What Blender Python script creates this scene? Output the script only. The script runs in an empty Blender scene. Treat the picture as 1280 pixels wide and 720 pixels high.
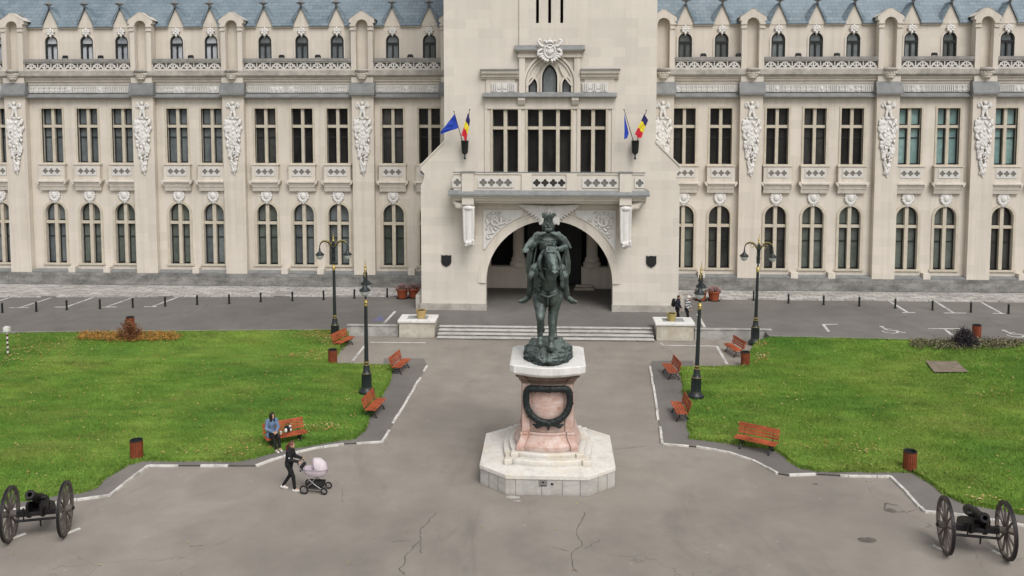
import bpy, bmesh, math, random
import numpy as np
from mathutils import Vector, Matrix, noise
from mathutils.geometry import tessellate_polygon
random.seed(7); rng = np.random.default_rng(11)
R = math.radians
scene = bpy.context.scene
COL = scene.collection

# ------------------------------------------------------------------ camera
CAM_H, F = 12.5, 1080.0
YAW, PITCH, HORIZON = R(2.65), R(4.1), 148.0
PPY = HORIZON + F*math.tan(PITCH)
fwd = Vector((-math.sin(YAW)*math.cos(PITCH), math.cos(YAW)*math.cos(PITCH), -math.sin(PITCH)))
rgt = Vector((math.cos(YAW), math.sin(YAW), 0))
upv = rgt.cross(fwd)
EYE = Vector((0, 0, CAM_H))
cd = bpy.data.cameras.new("camera"); cam = bpy.data.objects.new("camera", cd); COL.objects.link(cam)
cam.location = EYE; cam.rotation_euler = (math.pi/2-PITCH, 0, YAW)
cd.sensor_width = 36; cd.lens = 36*F/1280; cd.shift_y = -(360-PPY)/1280
cd.clip_start = .5; cd.clip_end = 2000
scene.camera = cam

def ray(px, py):
    return fwd + rgt*((px-640)/F) + upv*((PPY-py)/F)
def G(px, py, z=0.0):                 # survey point on the level z
    d = ray(px, py); t = (z-CAM_H)/d.z
    return EYE + d*t
def WY(px, py, Y):                    # survey point on the vertical plane y = Y
    d = ray(px, py); return EYE + d*(Y/d.y)

YF, YT = 60.4, 53.3                   # wing wall face, tower face
def FX(px, py=170, Y=YF): return WY(px, py, Y).x
def FZ(py, Y=YF, px=684): return WY(px, py, Y).z

# ------------------------------------------------------------------ world and sun
w = bpy.data.worlds.new("World"); scene.world = w; w.use_nodes = True
nt = w.node_tree; bg = nt.nodes['Background']
sky = nt.nodes.new('ShaderNodeTexSky'); sky.sky_type = 'NISHITA'; sky.sun_disc = False
SUN_EL, SUN_AZ = R(52), R(155)        # azimuth clockwise from +Y (behind the camera, to the right)
sky.sun_elevation = SUN_EL; sky.sun_rotation = SUN_AZ
sky.air_density = 1.0; sky.dust_density = 4.0; sky.ozone_density = 1.0
hs = nt.nodes.new('ShaderNodeHueSaturation'); hs.inputs['Saturation'].default_value = .22
nt.links.new(sky.outputs[0], hs.inputs['Color']); nt.links.new(hs.outputs[0], bg.inputs[0])
bg.inputs[1].default_value = .135
sl = bpy.data.lights.new("sun", 'SUN'); so = bpy.data.objects.new("sun", sl); COL.objects.link(so)
sl.energy = 1.5; sl.angle = R(28); sl.color = (1, .965, .92)
sd = Vector((math.sin(SUN_AZ)*math.cos(SUN_EL), math.cos(SUN_AZ)*math.cos(SUN_EL), math.sin(SUN_EL)))
so.rotation_euler = sd.to_track_quat('Z', 'Y').to_euler(); so.location = (20, -20, 60)
scene.render.engine = 'CYCLES'
scene.view_settings.view_transform = 'Standard'; scene.view_settings.look = 'None'
scene.view_settings.exposure = 0; scene.view_settings.gamma = 1
scene.render.resolution_x = 1024; scene.render.resolution_y = 576

# ------------------------------------------------------------------ materials
class NT:
    def __init__(s, name):
        s.m = bpy.data.materials.new(name); s.m.use_nodes = True
        s.t = s.m.node_tree; s.b = s.t.nodes['Principled BSDF']
        s.geo = s.t.nodes.new('ShaderNodeNewGeometry')
        s.pos = s.geo.outputs['Position']
    def n(s, typ, **kw):
        nd = s.t.nodes.new(typ)
        for k, v in kw.items(): setattr(nd, k, v)
        return nd
    def l(s, a, b): s.t.links.new(a, b)
    def mapping(s, scale=(1,1,1), src=None):
        m = s.n('ShaderNodeMapping'); m.inputs['Scale'].default_value = scale
        s.l(src or s.pos, m.inputs['Vector']); return m.outputs[0]
    def noise(s, scale, detail=6, rough=.6, vec=None, dist=0):
        nd = s.n('ShaderNodeTexNoise'); nd.inputs['Scale'].default_value = scale
        nd.inputs['Detail'].default_value = detail; nd.inputs['Roughness'].default_value = rough
        nd.inputs['Distortion'].default_value = dist
        s.l(vec or s.pos, nd.inputs['Vector']); return nd.outputs['Fac']
    def ramp(s, fac, stops, interp='LINEAR'):
        r = s.n('ShaderNodeValToRGB'); e = r.color_ramp; e.interpolation = interp
        while len(e.elements) < len(stops): e.elements.new(.5)
        for el, (p, c) in zip(e.elements, stops):
            el.position = p; el.color = (c, c, c, 1) if isinstance(c, (int, float)) else (*c, 1)
        s.l(fac, r.inputs[0]); return r.outputs[0]
    def mix(s, fac, a, b, mode='MIX'):
        m = s.n('ShaderNodeMix', data_type='RGBA', blend_type=mode)
        for v, i in ((fac, 0), (a, 6), (b, 7)):
            if hasattr(v, 'is_linked'): s.l(v, m.inputs[i])
            elif i == 0: m.inputs[0].default_value = v
            else: m.inputs[i].default_value = (*v, 1)
        return m.outputs[2]
    def math(s, op, a, b=0.0):
        m = s.n('ShaderNodeMath', operation=op)
        for v, i in ((a, 0), (b, 1)):
            if hasattr(v, 'is_linked'): s.l(v, m.inputs[i])
            else: m.inputs[i].default_value = v
        return m.outputs[0]
    def bump(s, h, strength=.3, dist=.02):
        b = s.n('ShaderNodeBump'); b.inputs['Strength'].default_value = strength
        b.inputs['Distance'].default_value = dist
        s.l(h, b.inputs['Height']); s.l(b.outputs[0], s.b.inputs['Normal'])
    def color(s, c):
        if hasattr(c, 'is_linked'): s.l(c, s.b.inputs['Base Color'])
        else: s.b.inputs['Base Color'].default_value = (*c, 1)
    def set(s, rough=.8, metal=0, spec=.3):
        s.b.inputs['Roughness'].default_value = rough; s.b.inputs['Metallic'].default_value = metal
        s.b.inputs['Specular IOR Level'].default_value = spec

MATS = {}
def mat(name, col, rough=.75, metal=0, var=.18, vs=4.0, bump=.15, bs=40.0, spec=.3):
    if name in MATS: return MATS[name]
    n = NT(name)
    f = n.noise(vs, 5, .65)
    dark = tuple(c*(1-var) for c in col); lite = tuple(min(1, c*(1+var)) for c in col)
    n.color(n.ramp(f, [(.3, dark), (.7, lite)]))
    n.set(rough, metal, spec)
    if bump: n.bump(n.noise(bs, 4), bump, .01)
    MATS[name] = n.m; return n.m

def stone_mat(name, col, bw, bh, mortar=.06, var=.06, stain=.25, seam=.75, ks=.75):
    n = NT(name)
    sep = n.n('ShaderNodeSeparateXYZ'); n.l(n.pos, sep.inputs[0])
    u = n.math('ADD', sep.outputs[0], sep.outputs[1])
    cmb = n.n('ShaderNodeCombineXYZ'); n.l(u, cmb.inputs[0]); n.l(sep.outputs[2], cmb.inputs[1])
    br = n.n('ShaderNodeTexBrick')
    br.inputs['Scale'].default_value = 1; br.inputs['Brick Width'].default_value = bw; br.inputs['Row Height'].default_value = bh
    br.inputs['Mortar Size'].default_value = .006; br.inputs['Mortar Smooth'].default_value = .6; br.offset = .5
    br.inputs['Color1'].default_value = (*[c*(1-var) for c in col], 1)
    br.inputs['Color2'].default_value = (*[c*(1+var*.6) for c in col], 1)
    br.inputs['Mortar'].default_value = (*[c*seam for c in col], 1)
    n.l(cmb.outputs[0], br.inputs['Vector'])
    big = n.noise(.35, 6, .6)
    streak = n.noise(1.0, 7, .65, n.mapping((2.6, 2.6, .10)))
    st = n.math('MULTIPLY', n.ramp(streak, [(.45, 0.0), (.75, 1.0)]), stain)
    c = n.mix(n.ramp(big, [(.35, 0.0), (.7, .35)]), br.outputs['Color'], tuple(c*.86 for c in col))
    c = n.mix(st, c, (col[0]*.55, col[1]*.53, col[2]*.50))
    fine = n.noise(9, 6, .7)
    c = n.mix(.35, c, n.ramp(fine, [(.3, .42), (.7, .58)]), 'OVERLAY')
    # darker brownish tone in the re-entrant corners
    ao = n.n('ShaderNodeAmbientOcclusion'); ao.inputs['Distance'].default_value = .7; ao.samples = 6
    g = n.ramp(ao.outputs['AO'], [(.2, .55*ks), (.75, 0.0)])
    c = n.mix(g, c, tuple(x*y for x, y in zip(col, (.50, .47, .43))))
    n.color(c); n.set(.88, 0, .2)
    n.bump(n.noise(25, 5), .12, .01)
    MATS[name] = n.m; return n.m

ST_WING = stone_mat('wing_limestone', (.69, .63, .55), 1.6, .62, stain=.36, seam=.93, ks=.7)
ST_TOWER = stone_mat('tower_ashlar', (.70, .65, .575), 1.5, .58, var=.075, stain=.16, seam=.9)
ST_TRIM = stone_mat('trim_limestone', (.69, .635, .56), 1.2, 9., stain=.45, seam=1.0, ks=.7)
ST_MULL = mat('mullion_stone', (.55, .495, .40), .85, var=.12, vs=2)
def stucco(name, col, dirt):
    n = NT(name); f = n.noise(5, 6, .65); st = n.noise(2.2, 6, .65, n.mapping((1.6, 1.6, .3)))
    c = n.ramp(f, [(.3, tuple(x*.88 for x in col)), (.7, col)])
    c = n.mix(n.ramp(st, [(.5, 0.), (.75, .45)]), c, tuple(x*.6 for x in col))
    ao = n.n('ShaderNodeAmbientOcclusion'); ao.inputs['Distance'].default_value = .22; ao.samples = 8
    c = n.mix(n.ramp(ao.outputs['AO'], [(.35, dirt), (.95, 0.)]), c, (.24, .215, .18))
    n.color(c); n.set(.88, 0, .2); n.bump(n.noise(16, 5), .35, .02); MATS[name] = n.m; return n.m
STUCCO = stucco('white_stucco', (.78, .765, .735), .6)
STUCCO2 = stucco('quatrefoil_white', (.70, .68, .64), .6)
LEAD = mat('lead_flashing', (.205, .212, .212), .55, .0, var=.22, vs=1.6, bump=.1, bs=8, spec=.4)
RECESS_SHADE = mat('dark_recess', (.045, .04, .036), .95, var=.2)
IRON = mat('black_iron', (.017, .019, .02), .45, .0, var=.25, vs=6, spec=.4)
LAMPIRON = mat('lamp_iron', (.018, .024, .025), .4, .0, var=.2, vs=6, spec=.45)
GOLD = mat('gilt_metal', (.46, .35, .12), .38, .7, var=.2, vs=12, bump=.05)
SASH = mat('dark_sash', (.022, .024, .024), .5, var=.2)
BENCH_RED = mat('bench_slats', (.36, .085, .034), .62, var=.42, vs=2.2, bump=.2, bs=60)
BIN_WOOD = mat('bin_slats', (.22, .055, .025), .6, var=.3, vs=6, bump=.1)
TERRA = mat('terracotta', (.36, .09, .04), .8, var=.2)
BLACK = mat('dark_interior', (.012, .012, .012), .9, var=.1, bump=0)

def granite():
    n = NT('plinth_granite')
    a = n.noise(1.1, 8, .7, n.mapping((.8, .8, 1.6))); b = n.noise(6, 6, .7)
    c = n.ramp(a, [(.32, (.13, .128, .12)), (.5, (.245, .24, .225)), (.68, (.36, .35, .33))])
    c = n.mix(.5, c, n.ramp(b, [(.3, .35), (.7, .62)]), 'OVERLAY')
    sep = n.n('ShaderNodeSeparateXYZ'); n.l(n.pos, sep.inputs[0])
    cm = n.n('ShaderNodeCombineXYZ'); n.l(sep.outputs[0], cm.inputs[0]); n.l(sep.outputs[2], cm.inputs[1])
    br = n.n('ShaderNodeTexBrick'); br.inputs['Scale'].default_value = 1
    br.inputs['Brick Width'].default_value = 1.7; br.inputs['Row Height'].default_value = .62; br.inputs['Mortar Size'].default_value = .012
    br.inputs['Color1'].default_value = (1,1,1,1); br.inputs['Color2'].default_value = (.82,.82,.82,1); br.inputs['Mortar'].default_value = (.55,.55,.55,1)
    n.l(cm.outputs[0], br.inputs['Vector'])
    n.color(n.mix(1.0, c, br.outputs['Color'], 'MULTIPLY')); n.set(.85, 0, .25); n.bump(b, .15, .01); return n.m
GRANITE = granite()

def roof_mat():
    n = NT('roof_slates')
    sep = n.n('ShaderNodeSeparateXYZ'); n.l(n.pos, sep.inputs[0])
    cm = n.n('ShaderNodeCombineXYZ'); n.l(sep.outputs[0], cm.inputs[0]); n.l(sep.outputs[2], cm.inputs[1])
    br = n.n('ShaderNodeTexBrick'); br.inputs['Scale'].default_value = 1
    br.inputs['Brick Width'].default_value = .55; br.inputs['Row Height'].default_value = .27; br.inputs['Mortar Size'].default_value = .016
    br.inputs['Color1'].default_value = (.135, .185, .222, 1); br.inputs['Color2'].default_value = (.20, .25, .288, 1); br.inputs['Mortar'].default_value = (.085, .11, .13, 1)
    n.l(cm.outputs[0], br.inputs['Vector'])
    v = n.noise(.6, 6, .65, n.mapping((1, 1, .5))); f = n.noise(5, 5, .7)
    c = n.mix(n.ramp(v, [(.35, 0.), (.7, .55)]), br.outputs['Color'], (.25, .31, .35))
    c = n.mix(.4, c, n.ramp(f, [(.3, .36), (.7, .62)]), 'OVERLAY')
    n.color(c); n.set(.5, 0, .4); n.bump(br.outputs['Fac'], -.3, .02); return n.m
ROOF = roof_mat()

def glass_mat(name, c1, c2, rough=.06, spec=.6):
    n = NT(name)
    f = n.noise(.8, 3, .5, n.mapping((1.2, 1, .35))); g = n.noise(2.5, 5, .6)
    c = n.ramp(f, [(.32, c1), (.68, c2)])
    c = n.mix(.5, c, n.ramp(g, [(.3, .3), (.7, .65)]), 'OVERLAY')
    n.color(c); n.set(rough, 0, spec); 
    n.bump(n.noise(1.5, 2), .06, .02)
    return n.m
GL_DARK = glass_mat('glass_dark', (.012, .012, .012), (.035, .033, .03), .08, .35)
GL_GREEN = glass_mat('glass_blind_green', (.085, .10, .088), (.15, .175, .155), .12, .5)
GL_GREY = glass_mat('glass_grey', (.09, .105, .11), (.20, .225, .23), .12, .5)
GL_GREEN2 = glass_mat('glass_blind_dark', (.045, .055, .05), (.10, .115, .105), .1, .5)
GL_DARK2 = glass_mat('glass_dim_curtain', (.03, .03, .03), (.085, .085, .08), .1, .45)
GL_TEAL = glass_mat('glass_teal_blind', (.17, .28, .27), (.27, .40, .385), .15, .5)
GL_LITE = glass_mat('glass_curtain', (.34, .37, .40), (.55, .57, .60), .2, .5)

def asphalt(name, base, warm, crack=True, crackscale=.16):
    n = NT(name)
    big = n.noise(.09, 6, .55); mid = n.noise(.7, 6, .6); fine = n.noise(28, 4, .8); grain = n.noise(120, 3, .8)
    c = n.ramp(big, [(.3, tuple(x*.80 for x in base)), (.5, base), (.7, warm)])
    c = n.mix(.6, c, n.ramp(mid, [(.28, .38), (.72, .58)]), 'OVERLAY')
    c = n.mix(.5, c, n.ramp(fine, [(.25, .36), (.75, .64)]), 'OVERLAY')
    c = n.mix(.45, c, n.ramp(grain, [(.3, .32), (.7, .68)]), 'OVERLAY')
    stn = n.noise(.28, 7, .72, n.mapping((1, .45, 1)), 1.2)
    c = n.mix(n.ramp(stn, [(.56, 0.), (.74, .42)]), c, tuple(x*.5 for x in base))
    rp = n.noise(.16, 2, .4, n.mapping((1, .7, 1)), .4)
    c = n.mix(n.ramp(rp, [(.585, 0.), (.60, .22)]), c, tuple(x*.78 for x in base))
    spt = n.n('ShaderNodeTexVoronoi'); spt.inputs['Scale'].default_value = 1.1; n.l(n.pos, spt.inputs['Vector'])
    c = n.mix(n.ramp(spt.outputs['Distance'], [(.03, .5), (.075, 0.)]), c, tuple(min(1, x*1.45) for x in base))
    if crack:
        wv = n.n('ShaderNodeVectorMath', operation='ADD')
        nz = n.n('ShaderNodeTexNoise'); nz.inputs['Scale'].default_value = .9; nz.inputs['Detail'].default_value = 5
        n.l(n.pos, nz.inputs['Vector']); n.l(n.pos, wv.inputs[0])
        sc = n.n('ShaderNodeVectorMath', operation='SCALE'); sc.inputs['Scale'].default_value = 1.6
        n.l(nz.outputs['Color'], sc.inputs[0]); n.l(sc.outputs[0], wv.inputs[1])
        vo = n.n('ShaderNodeTexVoronoi', feature='DISTANCE_TO_EDGE'); vo.inputs['Scale'].default_value = crackscale
        n.l(wv.outputs[0], vo.inputs['Vector'])
        cr = n.ramp(vo.outputs['Distance'], [(.0, 1.), (.0035, 0.)])
        msk = n.ramp(n.noise(.12, 3, .5), [(.5, 0.), (.62, .5)])
        c = n.mix(n.math('MULTIPLY', cr, msk), c, tuple(x*.38 for x in base))
    n.color(c); n.set(.9, 0, .22); n.bump(fine, .25, .01); return n.m
ASPH = asphalt('plaza_asphalt', (.285, .255, .222), (.335, .302, .265))
ASPH_RD = asphalt('driveway_asphalt', (.175, .165, .152), (.21, .198, .183), crackscale=.1)
ASPH_PV = asphalt('pavement_asphalt', (.185, .170, .158), (.225, .205, .188))

def white_paint(name, c, wear=.5, under=(.2,.19,.17)):
    n = NT(name)
    f = n.noise(5, 7, .75); g = n.noise(1.2, 4, .6)
    m = n.ramp(n.math('ADD', n.math('MULTIPLY', f, .6), n.math('MULTIPLY', g, .5)), [(.40+.2*(1-wear), 0.), (.60+.2*(1-wear), 1.)])
    n.color(n.mix(m, c, under)); n.set(.8, 0, .25); n.bump(f, .2, .01); return n.m
KERBW = white_paint('kerb_whitewash', (.66, .64, .60), .45, (.30, .29, .26))
ROADP = white_paint('road_paint', (.62, .61, .59), .42, (.2, .19, .175))
COBB = None
def cobble():
    n = NT('pale_paving')
    sep = n.n('ShaderNodeSeparateXYZ'); n.l(n.pos, sep.inputs[0])
    cm = n.n('ShaderNodeCombineXYZ'); n.l(sep.outputs[0], cm.inputs[0]); n.l(sep.outputs[1], cm.inputs[1])
    br = n.n('ShaderNodeTexBrick'); br.inputs['Scale'].default_value = 1
    br.inputs['Brick Width'].default_value = .9; br.inputs['Row Height'].default_value = .42; br.inputs['Mortar Size'].default_value = .03
    br.inputs['Color1'].default_value = (.50, .485, .46, 1); br.inputs['Color2'].default_value = (.33, .315, .295, 1); br.inputs['Mortar'].default_value = (.2, .19, .175, 1)
    n.l(cm.outputs[0], br.inputs['Vector']); f = n.noise(2.2, 6, .7)
    n.color(n.mix(.8, br.outputs['Color'], n.ramp(f, [(.3, .3), (.7, .7)]), 'OVERLAY')); n.set(.9); return n.m
COBB = cobble()

def grass_mat(name, k=1.0):
    n = NT(name)
    big = n.noise(.13, 5, .6); mid = n.noise(.9, 6, .65, n.mapping((.6, 1.5, 1))); fine = n.noise(14, 5, .75)
    c = n.ramp(big, [(.32, (.098*k, .215*k, .036*k)), (.5, (.172*k, .29*k, .05*k)), (.68, (.275*k, .36*k, .075*k))])
    wp_ = n.noise(.42, 5, .65, n.mapping((.7, 1, 1)), .6); c = n.mix(n.ramp(wp_, [(.52, 0.), (.72, .55)]), c, (.25*k, .27*k, .075*k))
    dp_ = n.noise(.3, 5, .6, n.mapping((.6, 1.2, 1)), .5); c = n.mix(n.ramp(dp_, [(.28, .5), (.46, 0.)]), c, (.062*k, .15*k, .03*k))
    c = n.mix(.75, c, n.ramp(mid, [(.25, .30), (.75, .66)]), 'OVERLAY')
    c = n.mix(.6, c, n.ramp(fine, [(.25, .28), (.75, .7)]), 'OVERLAY')
    n.color(c); n.set(.9, 0, .1); n.bump(fine, .6, .05); return n.m
LAWN = grass_mat('lawn_turf', .8)
BLADE = grass_mat('grass_blades', 1.12)

def bronze():
    n = NT('weathered_shaded_bronze')
    f = n.noise(3.5, 8, .7); st = n.noise(4, 6, .65, n.mapping((1, 1, .18)))
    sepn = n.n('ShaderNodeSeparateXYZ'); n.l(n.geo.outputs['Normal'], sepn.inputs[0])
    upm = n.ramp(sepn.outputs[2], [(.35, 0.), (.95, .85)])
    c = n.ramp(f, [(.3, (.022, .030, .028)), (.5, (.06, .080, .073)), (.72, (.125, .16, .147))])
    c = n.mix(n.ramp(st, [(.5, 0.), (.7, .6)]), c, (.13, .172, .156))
    c = n.mix(upm, c, (.215, .262, .242))  # highlight painted onto upward-facing surfaces
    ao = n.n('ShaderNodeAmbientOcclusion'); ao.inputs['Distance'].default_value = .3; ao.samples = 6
    c = n.mix(n.ramp(ao.outputs['AO'], [(.42, .88), (.92, 0.)]), c, (.012, .018, .017))  # shade painted into gaps and recesses of the bronze
    n.color(c); n.set(.5, .25, .45); n.bump(n.noise(11, 6), .55, .03); return n.m
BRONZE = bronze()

def marble(name, stops, stain=None, veins=2.2):
    n = NT(name)
    f = n.noise(veins, 9, .72, n.mapping((1, 1, 1.3)), 1.6)
    c = n.ramp(f, stops)
    if stain:
        s = n.noise(1.0, 5, .6); c = n.mix(n.ramp(s, [(.5, 0.), (.68, .7)]), c, stain)
        s2 = n.noise(2.2, 6, .7, n.mapping((1, 1, .4))); c = n.mix(n.ramp(s2, [(.52, 0.), (.72, .5)]), c, (.33, .32, .30))
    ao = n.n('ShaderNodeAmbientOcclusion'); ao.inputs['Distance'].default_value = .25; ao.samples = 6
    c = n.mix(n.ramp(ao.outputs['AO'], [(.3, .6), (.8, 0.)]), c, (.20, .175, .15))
    n.color(c); n.set(.45, 0, .4); n.bump(n.noise(20, 4), .06, .01); return n.m
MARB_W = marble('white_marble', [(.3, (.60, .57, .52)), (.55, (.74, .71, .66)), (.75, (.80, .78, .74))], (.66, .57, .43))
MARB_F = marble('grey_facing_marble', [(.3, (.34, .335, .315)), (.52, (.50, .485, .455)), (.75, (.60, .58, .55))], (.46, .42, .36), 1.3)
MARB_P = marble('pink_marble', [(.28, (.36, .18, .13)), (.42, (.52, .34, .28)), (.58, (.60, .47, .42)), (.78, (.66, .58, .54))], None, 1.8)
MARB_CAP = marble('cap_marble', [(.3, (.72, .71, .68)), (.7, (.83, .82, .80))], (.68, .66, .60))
BEIGE_ST = marble('beige_limestone', [(.3, (.36, .33, .27)), (.5, (.50, .465, .39)), (.72, (.60, .57, .50))], (.40, .33, .23), 1.4)

# ------------------------------------------------------------------ mesh builder
class MB:
    def __init__(s): s.v = []; s.f = []
    def add(s, vs, fs):
        o = len(s.v); s.v += [tuple(v) for v in vs]; s.f += [tuple(i+o for i in f) for f in fs]; return s
    def box(s, x0, x1, y0, y1, z0, z1):
        if x0 > x1: x0, x1 = x1, x0
        if y0 > y1: y0, y1 = y1, y0
        if z0 > z1: z0, z1 = z1, z0
        return s.add([(x0,y0,z0),(x1,y0,z0),(x1,y1,z0),(x0,y1,z0),(x0,y0,z1),(x1,y0,z1),(x1,y1,z1),(x0,y1,z1)],
              [(0,3,2,1),(4,5,6,7),(0,1,5,4),(1,2,6,5),(2,3,7,6),(3,0,4,7)])
    def prism(s, poly, lo, hi, axis='y', holes=()):
        """extrude a 2D polygon (with holes) along an axis: y -> poly is (x,z); x -> (y,z); z -> (x,y)"""
        def to3(p, h):
            return {'y': (p[0], h, p[1]), 'x': (h, p[0], p[1]), 'z': (p[0], p[1], h)}[axis]
        loops = [list(poly)] + [list(h) for h in holes]
        flat = [p for lp in loops for p in lp]
        tris = tessellate_polygon([[Vector((p[0], p[1], 0)) for p in lp] for lp in loops])
        n = len(flat)
        vs = [to3(p, lo) for p in flat] + [to3(p, hi) for p in flat]
        fs = [tuple(t) for t in tris] + [tuple(i+n for i in reversed(t)) for t in tris]
        o = 0
        for lp in loops:
            m = len(lp)
            for i in range(m):
                a, b = o+i, o+(i+1) % m
                fs.append((a, b, b+n, a+n))
            o += m
        return s.add(vs, fs)
    def beam(s, a, b, w, h, upd=(0,0,1)):
        a = Vector(a); b = Vector(b); d = (b-a).normalized(); u = Vector(upd)
        if abs(d.dot(u)) > .98: u = Vector((1,0,0))
        r = d.cross(u).normalized(); u = r.cross(d)
        vs = []
        for p in (a, b):
            for i, j in ((-1,-1),(1,-1),(1,1),(-1,1)): vs.append(p + r*(w/2*i) + u*(h/2*j))
        return s.add(vs, [(0,1,2,3),(7,6,5,4),(0,4,5,1),(1,5,6,2),(2,6,7,3),(3,7,4,0)])
    def tube(s, pts, rad, n=8, closed=False):
        pts = [Vector(p) for p in pts]; m = len(pts)
        if not hasattr(rad, '__len__'): rad = [rad]*m
        vs = []; prev = None
        for i, p in enumerate(pts):
            if closed: d = pts[(i+1) % m] - pts[i-1]
            else: d = pts[min(i+1, m-1)] - pts[max(i-1, 0)]
            d.normalize()
            if prev is None:
                r = d.cross(Vector((0,0,1)) if abs(d.z) < .9 else Vector((1,0,0))).normalized()
            else:
                r = (prev - d*prev.dot(d)).normalized()
            prev = r; q = d.cross(r)
            for k in range(n):
                a = 2*math.pi*k/n; vs.append(p + (r*math.cos(a)+q*math.sin(a))*rad[i])
        fs = []
        for i in range(m if closed else m-1):
            for k in range(n):
                a = i*n+k; b = i*n+(k+1) % n; c = ((i+1) % m)*n
                fs.append((a, b, c+(k+1) % n, c+k))
        if not closed:
            fs.append(tuple(reversed(range(n)))); fs.append(tuple(range((m-1)*n, m*n)))
        return s.add(vs, fs)
    def lathe(s, prof, c=(0,0,0), n=20, a0=0, sx=1, sy=1):
        vs = []; fs = []
        for r, z in prof:
            for k in range(n):
                a = a0+2*math.pi*k/n; vs.append((c[0]+r*sx*math.cos(a), c[1]+r*sy*math.sin(a), c[2]+z))
        m = len(prof)
        for i in range(m-1):
            for k in range(n):
                fs.append((i*n+k, i*n+(k+1) % n, (i+1)*n+(k+1) % n, (i+1)*n+k))
        fs.append(tuple(reversed(range(n)))); fs.append(tuple(range((m-1)*n, m*n)))
        return s.add(vs, fs)
    def ball(s, c, r, n=10, m=7, rot=None):
        if not hasattr(r, '__len__'): r = (r, r, r)
        vs = []; fs = []; c = Vector(c)
        for i in range(m+1):
            t = math.pi*i/m
            for k in range(n):
                a = 2*math.pi*k/n
                p = Vector((r[0]*math.sin(t)*math.cos(a), r[1]*math.sin(t)*math.sin(a), r[2]*math.cos(t)))
                if rot is not None: p = rot @ p
                vs.append(c+p)
        for i in range(m):
            for k in range(n): fs.append((i*n+k, (i+1)*n+k, (i+1)*n+(k+1) % n, i*n+(k+1) % n))
        return s.add(vs, fs)
    def loft(s, loops, cap=True):
        n = len(loops[0]); vs = [p for lp in loops for p in lp]; fs = []
        for i in range(len(loops)-1):
            for k in range(n): fs.append((i*n+k, i*n+(k+1) % n, (i+1)*n+(k+1) % n, (i+1)*n+k))
        s.add(vs, fs)
        if cap:
            for lp, rev in ((loops[0], True), (loops[-1], False)):
                t = tessellate_polygon([[Vector(p) for p in lp]])
                s.add(lp, [tuple(x) for x in t])
        return s
    def sheet(s, poly, z, holes=()):
        loops = [poly]+list(holes)
        flat = [p for lp in loops for p in lp]
        t = tessellate_polygon([[Vector((p[0], p[1], 0)) for p in lp] for lp in loops])
        zz = z if callable(z) else (lambda x, y: z)
        return s.add([(p[0], p[1], zz(p[0], p[1])) for p in flat], t)
    def build(s, name, m, parent=None, smooth=False, bevel=0, loc=None):
        me = bpy.data.meshes.new(name); me.from_pydata([tuple(v) for v in s.v], [], s.f)
        bm = bmesh.new(); bm.from_mesh(me)
        bmesh.ops.remove_doubles(bm, verts=bm.verts, dist=1e-5)
        bmesh.ops.recalc_face_normals(bm, faces=bm.faces)
        bm.to_mesh(me); bm.free()
        if m: me.materials.append(m)
        if smooth:
            me.polygons.foreach_set('use_smooth', [True]*len(me.polygons))
            if smooth != 'all': me.set_sharp_from_angle(angle=R(38))
        o = bpy.data.objects.new(name, me); COL.objects.link(o)
        if parent: o.parent = parent
        if loc: o.location = loc
        if bevel:
            b = o.modifiers.new('bevel', 'BEVEL'); b.width = bevel; b.segments = 2; b.limit_method = 'ANGLE'
        return o

def thing(name, label, cat, loc=(0,0,0), rz=0, group=None):
    o = bpy.data.objects.new(name, None); COL.objects.link(o); o.empty_display_size = .3
    o.location = loc; o.rotation_euler = (0, 0, rz)
    return tag(o, label, cat, group)
def tag(o, label, cat, group=None):
    o['label'] = label; o['category'] = cat
    if group: o['group'] = group
    return o
def structure(o): o['kind'] = 'structure'; return o
def dup(o, parent=None, loc=None, rz=None):
    c = o.copy(); COL.objects.link(c)
    if parent is not None: c.parent = parent
    if loc is not None: c.location = loc
    if rz is not None: c.rotation_euler = (0, 0, rz)
    for ch in list(o.children): dup(ch, c)
    return c

def blob(parts, voxel, smooth=4, name='body'):
    """union of tapered limbs and ellipsoids -> one continuous surface"""
    b = MB()
    for p in parts:
        if p[0] == 'c':
            p0, r0, p1, r1 = Vector(p[1]), p[2], Vector(p[3]), p[4]
            b.ball(p0, r0, 12, 8); b.ball(p1, r1, 12, 8)
            if (p1-p0).length > 1e-4: b.tube([p0, p1], [r0, r1], 12)
        else:
            rot = None
            if len(p) > 3 and p[3] is not None:
                rot = Matrix.Rotation(p[3][2], 3, 'Z') @ Matrix.Rotation(p[3][1], 3, 'Y') @ Matrix.Rotation(p[3][0], 3, 'X')
            b.ball(p[1], p[2], 14, 9, rot)
    o = b.build('tmp', None)
    md = o.modifiers.new('r', 'REMESH'); md.mode = 'VOXEL'; md.voxel_size = voxel
    if smooth:
        sm = o.modifiers.new('s', 'SMOOTH'); sm.factor = .5; sm.iterations = smooth
    dg = bpy.context.evaluated_depsgraph_get(); dg.update()
    me = bpy.data.meshes.new_from_object(o.evaluated_get(dg)); me.name = name
    old = o.data; bpy.data.objects.remove(o); bpy.data.meshes.remove(old)
    me.polygons.foreach_set('use_smooth', [True]*len(me.polygons))
    return me
def mesh_obj(name, me, m, parent=None, loc=None):
    me.materials.clear(); me.materials.append(m)
    o = bpy.data.objects.new(name, me); COL.objects.link(o)
    if parent: o.parent = parent
    if loc: o.location = loc
    return o
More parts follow.
